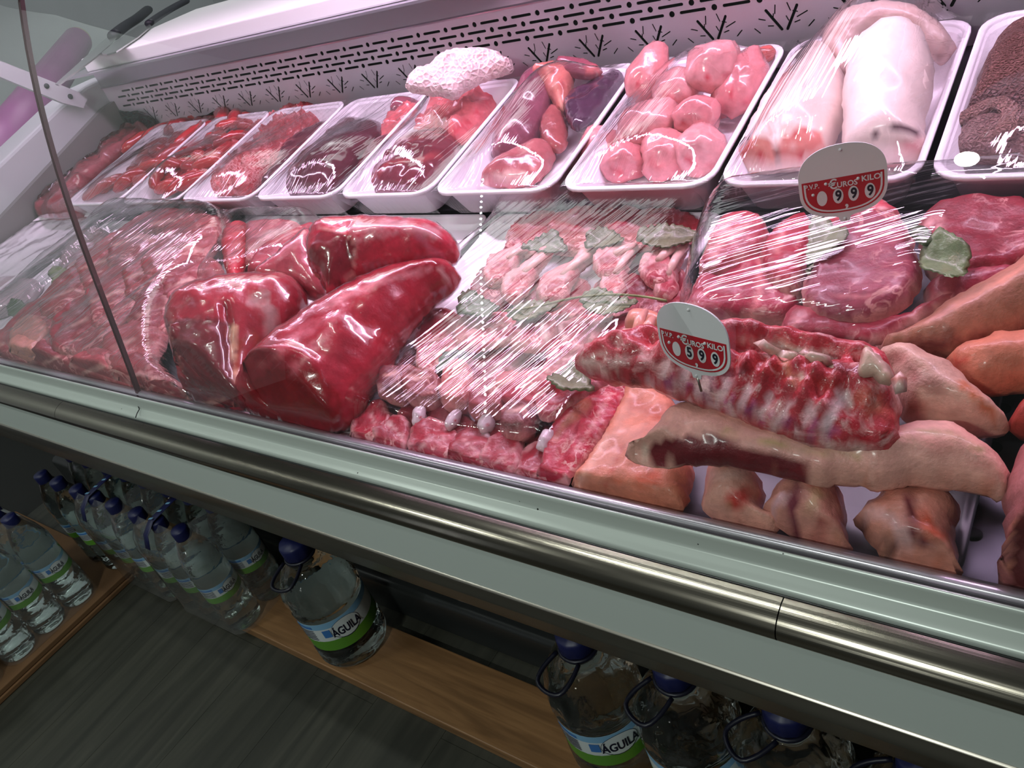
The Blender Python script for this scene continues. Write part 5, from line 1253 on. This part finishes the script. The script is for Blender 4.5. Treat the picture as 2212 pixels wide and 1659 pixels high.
def price_tag(label, pc, wpx, right, digits, h, pin, lean_back=0.12):
    """pc: pixel of the board centre"""
    P0 = DK(*pin, h)
    x = unit(right); y = unit(np.array([0, 0, 1.0]) + lean_back * np.array([-x[1], x[0], 0])); nrm = np.cross(x, y)
    if nrm @ (CAM - P0) < 0: nrm = -nrm
    C = hitp(*pc, P0, nrm)
    sc = np.linalg.norm(C - CAM) / FPX * wpx / max(0.5, math.sqrt(1 - (x @ unit(C - CAM)) ** 2))   # board width
    t = thing('price_tag', label, 'price tag', P0, 'price tags')
    L = lambda u, v, d=0.0: C + sc * (x * u + y * v) + nrm * d

    def plate(name, poly, d, mat, th=0.0006, par=t):
        n = len(poly); V = [L(u, v, d + th) for u, v in poly] + [L(u, v, d) for u, v in poly]
        F = [tuple(range(n)), tuple(range(2 * n - 1, n - 1, -1))] + [(i, n + i, n + (i + 1) % n, (i + 1) % n) for i in range(n)]
        return mesh(name, V, F, MT[mat], par, smooth=False)

    def arc(cx, cy, rx, ry, a0, a1, n=14): return [(cx + rx * math.cos(math.radians(a0 + (a1 - a0) * k / (n - 1))), cy + ry * math.sin(math.radians(a0 + (a1 - a0) * k / (n - 1)))) for k in range(n)]
    def sarc(rx, ry, a0, a1, n=22, e=0.78): return [(rx * math.copysign(abs(math.cos(math.radians(a))) ** e, math.cos(math.radians(a))), -0.10 - ry * abs(math.sin(math.radians(a))) ** e) for a in np.linspace(a0, a1, n)]
    def half(s): return [(0.465 * s, 0.02)] + [(0.465 * s, -0.10)] + sarc(0.465 * s, 0.335 * s, 0, -180)[1:] + [(-0.465 * s, 0.02)]
    board = [(0.5, 0.03)] + [(u, 0.03 - 0.10 - v) for u, v in sarc(0.5, 0.40, 4, 176, 26, 0.86)] + [(-0.5, 0.03), (-0.5, -0.10)] + sarc(0.5, 0.385, -173, -100, 12) + [(-0.07, -0.50), (-0.055, -0.565), (0.055, -0.565), (0.07, -0.50)] + sarc(0.5, 0.385, -80, -7, 12) + [(0.5, -0.10)]
    bo = plate('tag_board', board, 0.0, 'tag_white', 0.0012)
    plate('red_field', half(1.0), 0.0012, 'tag_red', 0.0002, bo)
    o1 = [(u * .955, v if v > 0 else v * .955) for u, v in half(1.0)]; o2 = [(u * .91, v if v > 0 else v * .91) for u, v in half(1.0)]
    o1 = [(u, -0.003 if v > 0 else v) for u, v in o1]; o2 = [(u, -0.003 if v > 0 else v) for u, v in o2]
    n = len(o1); V = [L(u, v, .0016) for u, v in o1] + [L(u, v, .0016) for u, v in o2]; F = [(i, i + 1, n + i + 1, n + i) for i in range(n - 1)]
    mesh('white_line', V, F, MT['tag_white'], bo, smooth=False)
    for k, u in enumerate((-0.245, -0.060, 0.115, 0.300)):
        plate('number_window', [(u + q[0], -0.215 + q[1]) for q in arc(0, 0, 0.060, 0.098, 0, 345, 18)], .0014, 'tag_white', .0003, bo)
    for u, v, r in ((-0.19, -0.035, .022), (0.175, -0.035, .022), (-0.345, -0.150, .022), (0.0, 0.36, .022), (0.0, -0.525, .02)):
        V, F = lathe([(0, .0026), (r * .7, .0024), (r, .0008)], (0, 0, 0), 12); V = [L(u + q[0], v + q[1], q[2]) for q in V]; mesh('stud', V, F, MT['tag_white'], bo)

    def word(txt, u, v, size, mat, bold=0.0, sx=1.0, name='lettering'):
        V, F = text_mesh(txt, 1.0, bold)
        V = [L(u + q[0] * size * sx, v + q[1] * size, 0.0019 + 0.0002 * (q[2] > 0)) for q in V]
        mesh(name, V, F, MT[mat], bo, smooth=False)
    word('P.V.P.', -0.350, -0.042, 0.088, 'tag_white', 0.015, 0.85); word('\u20ac', -0.110, -0.060, 0.17, 'tag_white', 0.015, 0.95); word('UROS', 0.050, -0.075, 0.095, 'tag_white', 0.02, 0.95)
    word('KILO', 0.318, -0.048, 0.098, 'tag_white', 0.02, 1.0); word(',', 0.030, -0.300, 0.22, 'tag_white', 0.02)
    for u, dg in zip((-0.056, 0.119, 0.304), digits): word(dg, u, -0.215, 0.185, 'tag_ink', 0.03, 0.80, 'digit')
    V, F = tube([L(0, -0.55, .0004), P0 - np.array([0, 0, .004])], .0011, 6); mesh('pin', V, F, MT['tag_white' if lean_back > 0.2 else 'steel_trim'], t)
    return t


price_tag('white and red price tag reading 5,99 pinned in the rib rack', (1497, 727), 152, (0.974, -0.225, 0), '599', 0.140, (1513, 836), 0.10)
price_tag('white and red price tag reading 9,99 below the pork tray', (1819, 384), 160, (0.936, 0.351, 0), '999', 0.125, (1836, 462), 0.05)
# ------------------------------------------------------------------ planks on the floor and the water bottles
plk = mesh('pine_plank', *box((-1.686, 0.3635, 0.0555), (0.70, 0.4765, 0.080)), MT['plank'], smooth=False); bevel(plk, 0.002)
tag(plk, 'long pine plank on the floor in front of the counter base', 'plank')
pl2 = mesh('pine_plank', *box((-2.30, -0.70, 0.0555), (-1.690, 0.3800, 0.0665)), MT['card'], smooth=False); bevel(pl2, 0.002)
tag(pl2, 'brown board on the floor under the wrapped bottle packs', 'board')
pl3 = mesh('cardboard_sheet', *box((-2.296, -0.69, 0.0672), (-1.694, 0.376, 0.0795)), MT['card'], smooth=False); bevel(pl3, 0.002)
tag(pl3, 'brown cardboard sheet lying on the board under the wrapped bottle packs', 'cardboard')


def cyl_text(txt, c, r, z, ang, size, mat, parent, sx=0.9, bold=0.02, tilt=0.0):
    V, F = text_mesh(txt, 1.0, bold)
    W_ = []
    for q in V:
        u, v = q[0] * size * sx, q[1] * size + tilt * q[0] * size
        th = ang + u / r; W_.append((c[0] + (r + .0004) * math.cos(th), c[1] + (r + .0004) * math.sin(th), z + v))
    return mesh('lettering', W_, F, MT[mat], parent, smooth=False)


def cyl_patch(c, r, z0, z1, a0, a1, mat, parent, name, n=12, oval=False):
    if oval:
        P = [((a0 + a1) / 2 + (a1 - a0) / 2 * math.cos(t), (z0 + z1) / 2 + (z1 - z0) / 2 * math.sin(t)) for t in np.linspace(0, 2 * math.pi, 25)[:-1]]
        V = [(c[0] + r * math.cos((a0 + a1) / 2), c[1] + r * math.sin((a0 + a1) / 2), (z0 + z1) / 2)]
        for k in (0.5, 1.0): V += [(c[0] + r * math.cos((a0 + a1) / 2 + (a - (a0 + a1) / 2) * k), c[1] + r * math.sin((a0 + a1) / 2 + (a - (a0 + a1) / 2) * k), (z0 + z1) / 2 + (z - (z0 + z1) / 2) * k) for a, z in P]
        F = [(0, 1 + i, 1 + (i + 1) % 24) for i in range(24)] + [(1 + i, 25 + i, 25 + (i + 1) % 24, 1 + (i + 1) % 24) for i in range(24)]
        return mesh(name, V, F, MT[mat], parent)
    V = []
    for k in range(n + 1):
        a = a0 + (a1 - a0) * k / n; V += [(c[0] + r * math.cos(a), c[1] + r * math.sin(a), z0), (c[0] + r * math.cos(a), c[1] + r * math.sin(a), z1)]
    return mesh(name, V, [(2 * i, 2 * i + 2, 2 * i + 3, 2 * i + 1) for i in range(n)], MT[mat], parent)


def label(c, r, z0, z1, ang, parent, k=1.0):
    H = z1 - z0; f = 2 * math.pi
    lb = cyl_patch(c, r, z0, z1, ang - f / 2, ang + f / 2, 'lab_white', parent, 'label', 40)
    cyl_patch(c, r + .0003, z0, z0 + H * 0.36, ang - f / 2, ang + f / 2, 'lab_green', lb, 'green_band', 40)
    cyl_patch(c, r + .0003, z0 + H * 0.80, z1, ang - f / 2, ang + f / 2, 'lab_sky', lb, 'blue_band', 40)
    w = H * 0.95 / r * k
    cyl_patch(c, r + .0005, z0 + H * .30, z0 + H * .93, ang - w * .62, ang + w * .62, 'lab_ink', lb, 'oval_line', oval=True)
    cyl_patch(c, r + .0007, z0 + H * .33, z0 + H * .92, ang - w * .60, ang + w * .60, 'lab_white', lb, 'oval_field', oval=True)
    cyl_patch(c, r + .0009, z0 + H * .50, z0 + H * .76, ang - w * .95, ang - w * .64, 'lab_blue', lb, 'emblem', 3)
    cyl_text('\u00c1GUILA', c, r + .001, z0 + H * .58, ang, H * .36, 'lab_ink', lb, 0.92 * k, 0.02)
    for q in range(6): cyl_patch(c, r + .0009, z0 + H * (.42 + .065 * q), z0 + H * (.45 + .065 * q), ang - w * (2.4 + .1 * (q % 2)), ang - w * 1.3, 'lab_ink', lb, 'small_print', 4)
    cyl_patch(c, r + .0009, z0 + H * .84, z0 + H * .92, ang - w * 2.4, ang - w * 1.3, 'lab_blue', lb, 'small_print', 4)


BIG = [(0.0, .006), (.045, .003), (.054, .0), (.060, .006), (.0635, .016)]
for i in range(4): BIG += [(.0600, .020 + .009 * i), (.0638, .0245 + .009 * i)]
BIG += [(.0615, .056), (.0615, .128), (.0635, .132), (.0635, .140), (.0615, .145), (.0632, .152), (.0620, .168), (.0575, .186), (.0490, .203), (.0380, .216), (.0275, .224), (.0225, .230), (.0215, .240)]


def big_bottle(lab, x, y, z, ang, hand):
    t = thing('water_bottle', lab, 'bottle', (x, y, z), 'large water bottles on the plank')
    V, F = lathe([(r, h) for r, h in BIG], (x, y, z), 40)
    V = np.array(V); a = np.arctan2(V[:, 1] - y, V[:, 0] - x); k = (V[:, 2] - z > .15) & (V[:, 2] - z < .2)
    V[k, 0] += 0.0022 * np.cos(12 * a[k]) * np.cos(a[k]); V[k, 1] += 0.0022 * np.cos(12 * a[k]) * np.sin(a[k])
    mesh('bottle_body', V, F, MT['pet'], t)
    label((x, y), .0622, z + .058, z + .127, ang, t, 0.66)
    V, F = lathe([(.0232, .236), (.0245, .238), (.0242, .258), (.0225, .263), (.0, .2645)], (x, y, z), 36)
    V = np.array(V); V[:, :2] = (V[:, :2] - (x, y)) * (1 + 0.012 * np.sign(np.sin(26 * np.arctan2(V[:, 1] - y, V[:, 0] - x))))[:, None] + (x, y)
    mesh('cap', V, F, MT['cap'], t)
    d = np.array([math.cos(hand), math.sin(hand), 0]); s = np.array([-d[1], d[0], 0]); c = np.array([x, y, z + .233])
    loop = [c + d * .022 + s * .018, c + d * .045 + s * .022 - np.array([0, 0, .004]), c + d * .064 + s * .018 - np.array([0, 0, .008]), c + d * .069 - np.array([0, 0, .010]), c + d * .064 - s * .018 - np.array([0, 0, .008]), c + d * .045 - s * .022 - np.array([0, 0, .004]), c + d * .022 - s * .018]
    ring = [c + .0245 * (math.cos(a) * d + math.sin(a) * s) for a in np.linspace(0, 2 * math.pi, 25)]
    V, F = merge(tube(catmull(loop, .006, False), .0030, 8), tube(ring, .0030, 8, False)); mesh('carry_handle', V, F, MT['strap'], t)
    return t


fa = lambda x, y: math.atan2(-y, -x)
big_bottle('large clear water bottle with blue cap standing alone on the plank', -1.0110, 0.4280, .080, fa(-1.0, .43) - 0.0, fa(-1.0, .43) - 0.95)
big_bottle('large clear bottle whose label is readable, first beside the bare plank', -0.4850, 0.4430, .080, fa(-.47, .42) + 0.05, fa(-.47, .42) - 1.0)
big_bottle('large clear bottle with ribbed shoulder right of the readable label', -0.3540, 0.4480, .080, fa(-.34, .42) - 1.9, fa(-.34, .42) - 1.1)
big_bottle('large clear bottle with its dark handle hanging by the bottom trim', -0.2230, 0.4450, .080, fa(-.2, .42) + 2.0, fa(-.2, .42) - 1.2)
big_bottle('large bottle of which only the blue cap shows under the trim', -0.0900, 0.4400, .080, fa(-.1, .42), fa(-.1, .42) - 1.2)

SM = [(0.0, .004), (.026, .0), (.033, .004), (.0355, .012)]
for i in range(6): SM += [(.0340, .020 + .011 * i), (.0357, .0255 + .011 * i)]
SM += [(.0345, .088), (.0345, .130), (.0357, .135), (.0345, .142), (.0357, .150), (.0340, .158), (.0355, .166), (.0345, .180), (.0290, .203), (.0215, .222), (.0150, .236), (.0130, .240)]


def small_proto(name, lab, x, y, z, ang, group):
    t = thing(name, lab, 'bottle', (x, y, z), group)
    mesh('bottle_body', *lathe(SM, (x, y, z), 24), MT['pet'], t)
    label((x, y), .0352, z + .089, z + .129, ang, t, 0.62)
    mesh('cap', *lathe([(.0148, .234), (.0155, .236), (.0152, .252), (.0140, .255), (0, .256)], (x, y, z), 20), MT['cap'], t)
    return t


def copy_tree(o, parent=None):
    c = o.copy(); COL.objects.link(c); c.parent = parent
    for ch in list(o.children): copy_tree(ch, c)
    return c


sb = small_proto('small_bottle', 'small wrapped water bottle nearest the single large bottle, front row', -1.280, .3800, .0802, fa(-1.28, .38) + .35, 'wrapped bottles under the counter')
n = 0
for j in range(2):
    for i in range(8):
        if i == 0 and j == 0: continue
        o = copy_tree(sb); o.location = Vector((-1.280 - .0735 * i - (0.012 if i > 2 else 0) - (0.012 if i > 5 else 0), .3800 + .0735 * j, .0802)) * S
        o.rotation_euler[2] = 0.12 * ((i * 7 + j * 3) % 5 - 2) * (0 if i < 1 else 1)
        o['label'] = 'small wrapped water bottle under the counter, %s from the large bottle in the %s row' % (ordn[i], 'rear' if j else 'front')
sl = small_proto('small_bottle', 'wrapped water bottle nearest the counter in the pack on the brown board', -1.750, .268, .0802, fa(-1.75, .25) + .15, 'wrapped bottles on the brown board')
for j in range(3):
    for i in range(6):
        if i == 0 and j == 0: continue
        o = copy_tree(sl); o.location = Vector((-1.750 - .0735 * j, .268 - .0735 * i - (0.01 if i > 2 else 0), .0802)) * S
        o['label'] = 'wrapped water bottle on the brown board, %s from the counter in the %s row' % (ordn[i], ('open', 'middle', 'wall side')[j])


def pack_wrap(name, lab, x0, x1, y0, y1, z0, z1, nx=24, ny=14):
    """shrink film round a pack: wavy round every bottle, drawn in over the caps"""
    R = rrect(x0, x1, y0, y1, .036, 8); V = []; uv = []; m = len(R)
    hs = [(0, 1.0), (.02, 1.0), (.08, .995), (.14, .995), (.178, 1.0), (.205, .95), (.232, .86), (.252, .74)]
    cx, cy = (x0 + x1) / 2, (y0 + y1) / 2
    for h, k in hs:
        for i, (x, y) in enumerate(R): V.append((cx + (x - cx) * 1 + (k - 1) * .12 * np.sign(x - cx), cy + (y - cy) * 1 + (k - 1) * .12 * np.sign(y - cy), z0 + h)); uv.append((i * .02, h))
    F = [(a * m + i, a * m + (i + 1) % m, (a + 1) * m + (i + 1) % m, (a + 1) * m + i) for a in range(len(hs) - 1) for i in range(m)]
    V = np.array(V); V[:, 0] += .002 * fbm(V, 40, 2, 1); V[:, 1] += .002 * fbm(V, 40, 2, 5)
    o = mesh(name, V, F, MT['pet_wrap'], None, uv=uv); tag(o, lab, 'wrapping')


pack_wrap('pack_wrap', 'clear shrink film round the front pack of small bottles under the counter', -1.466, -1.242, .342, .491, .0805, .33)
pack_wrap('pack_wrap', 'clear shrink film round the second pack of small bottles under the counter', -1.699, -1.475, .342, .491, .0805, .33)
pack_wrap('pack_wrap', 'clear shrink film round the pack nearest the counter on the brown board', -1.935, -1.712, .083, .306, .0805, .33)
pack_wrap('pack_wrap', 'clear shrink film round the second pack on the brown board', -1.935, -1.712, -.148, .075, .0805, .33)
for i, x in enumerate((-1.353, -1.588)):
    pts = np.array([(x, .500, .330), (x, .470, .3400), (x, .420, .3435), (x, .372, .3400), (x, .350, .325), (x, .3385, .300)])
    V = [(p[0] + d, p[1], p[2]) for p in pts for d in (-.008, .008)]; F = [(2 * k, 2 * k + 1, 2 * k + 3, 2 * k + 2) for k in range(5)]
    o = mesh('carry_strap', V, F, MT['cap']); m = o.modifiers.new('t', 'SOLIDIFY'); m.thickness = .0008 * S
    tag(o, 'dark blue carry strap over the %s pack of small bottles' % ('front', 'second')[i], 'strap')
    for k in range(5):
        y = .375 + .02 * k; V = [(x - .004, y - .005, .3446), (x + .004, y - .002, .3446), (x + .004, y + .003, .3446), (x - .004, y, .3446)]
        mesh('strap_print', V, [(0, 1, 2, 3)], MT['lab_sky'], o, smooth=False)
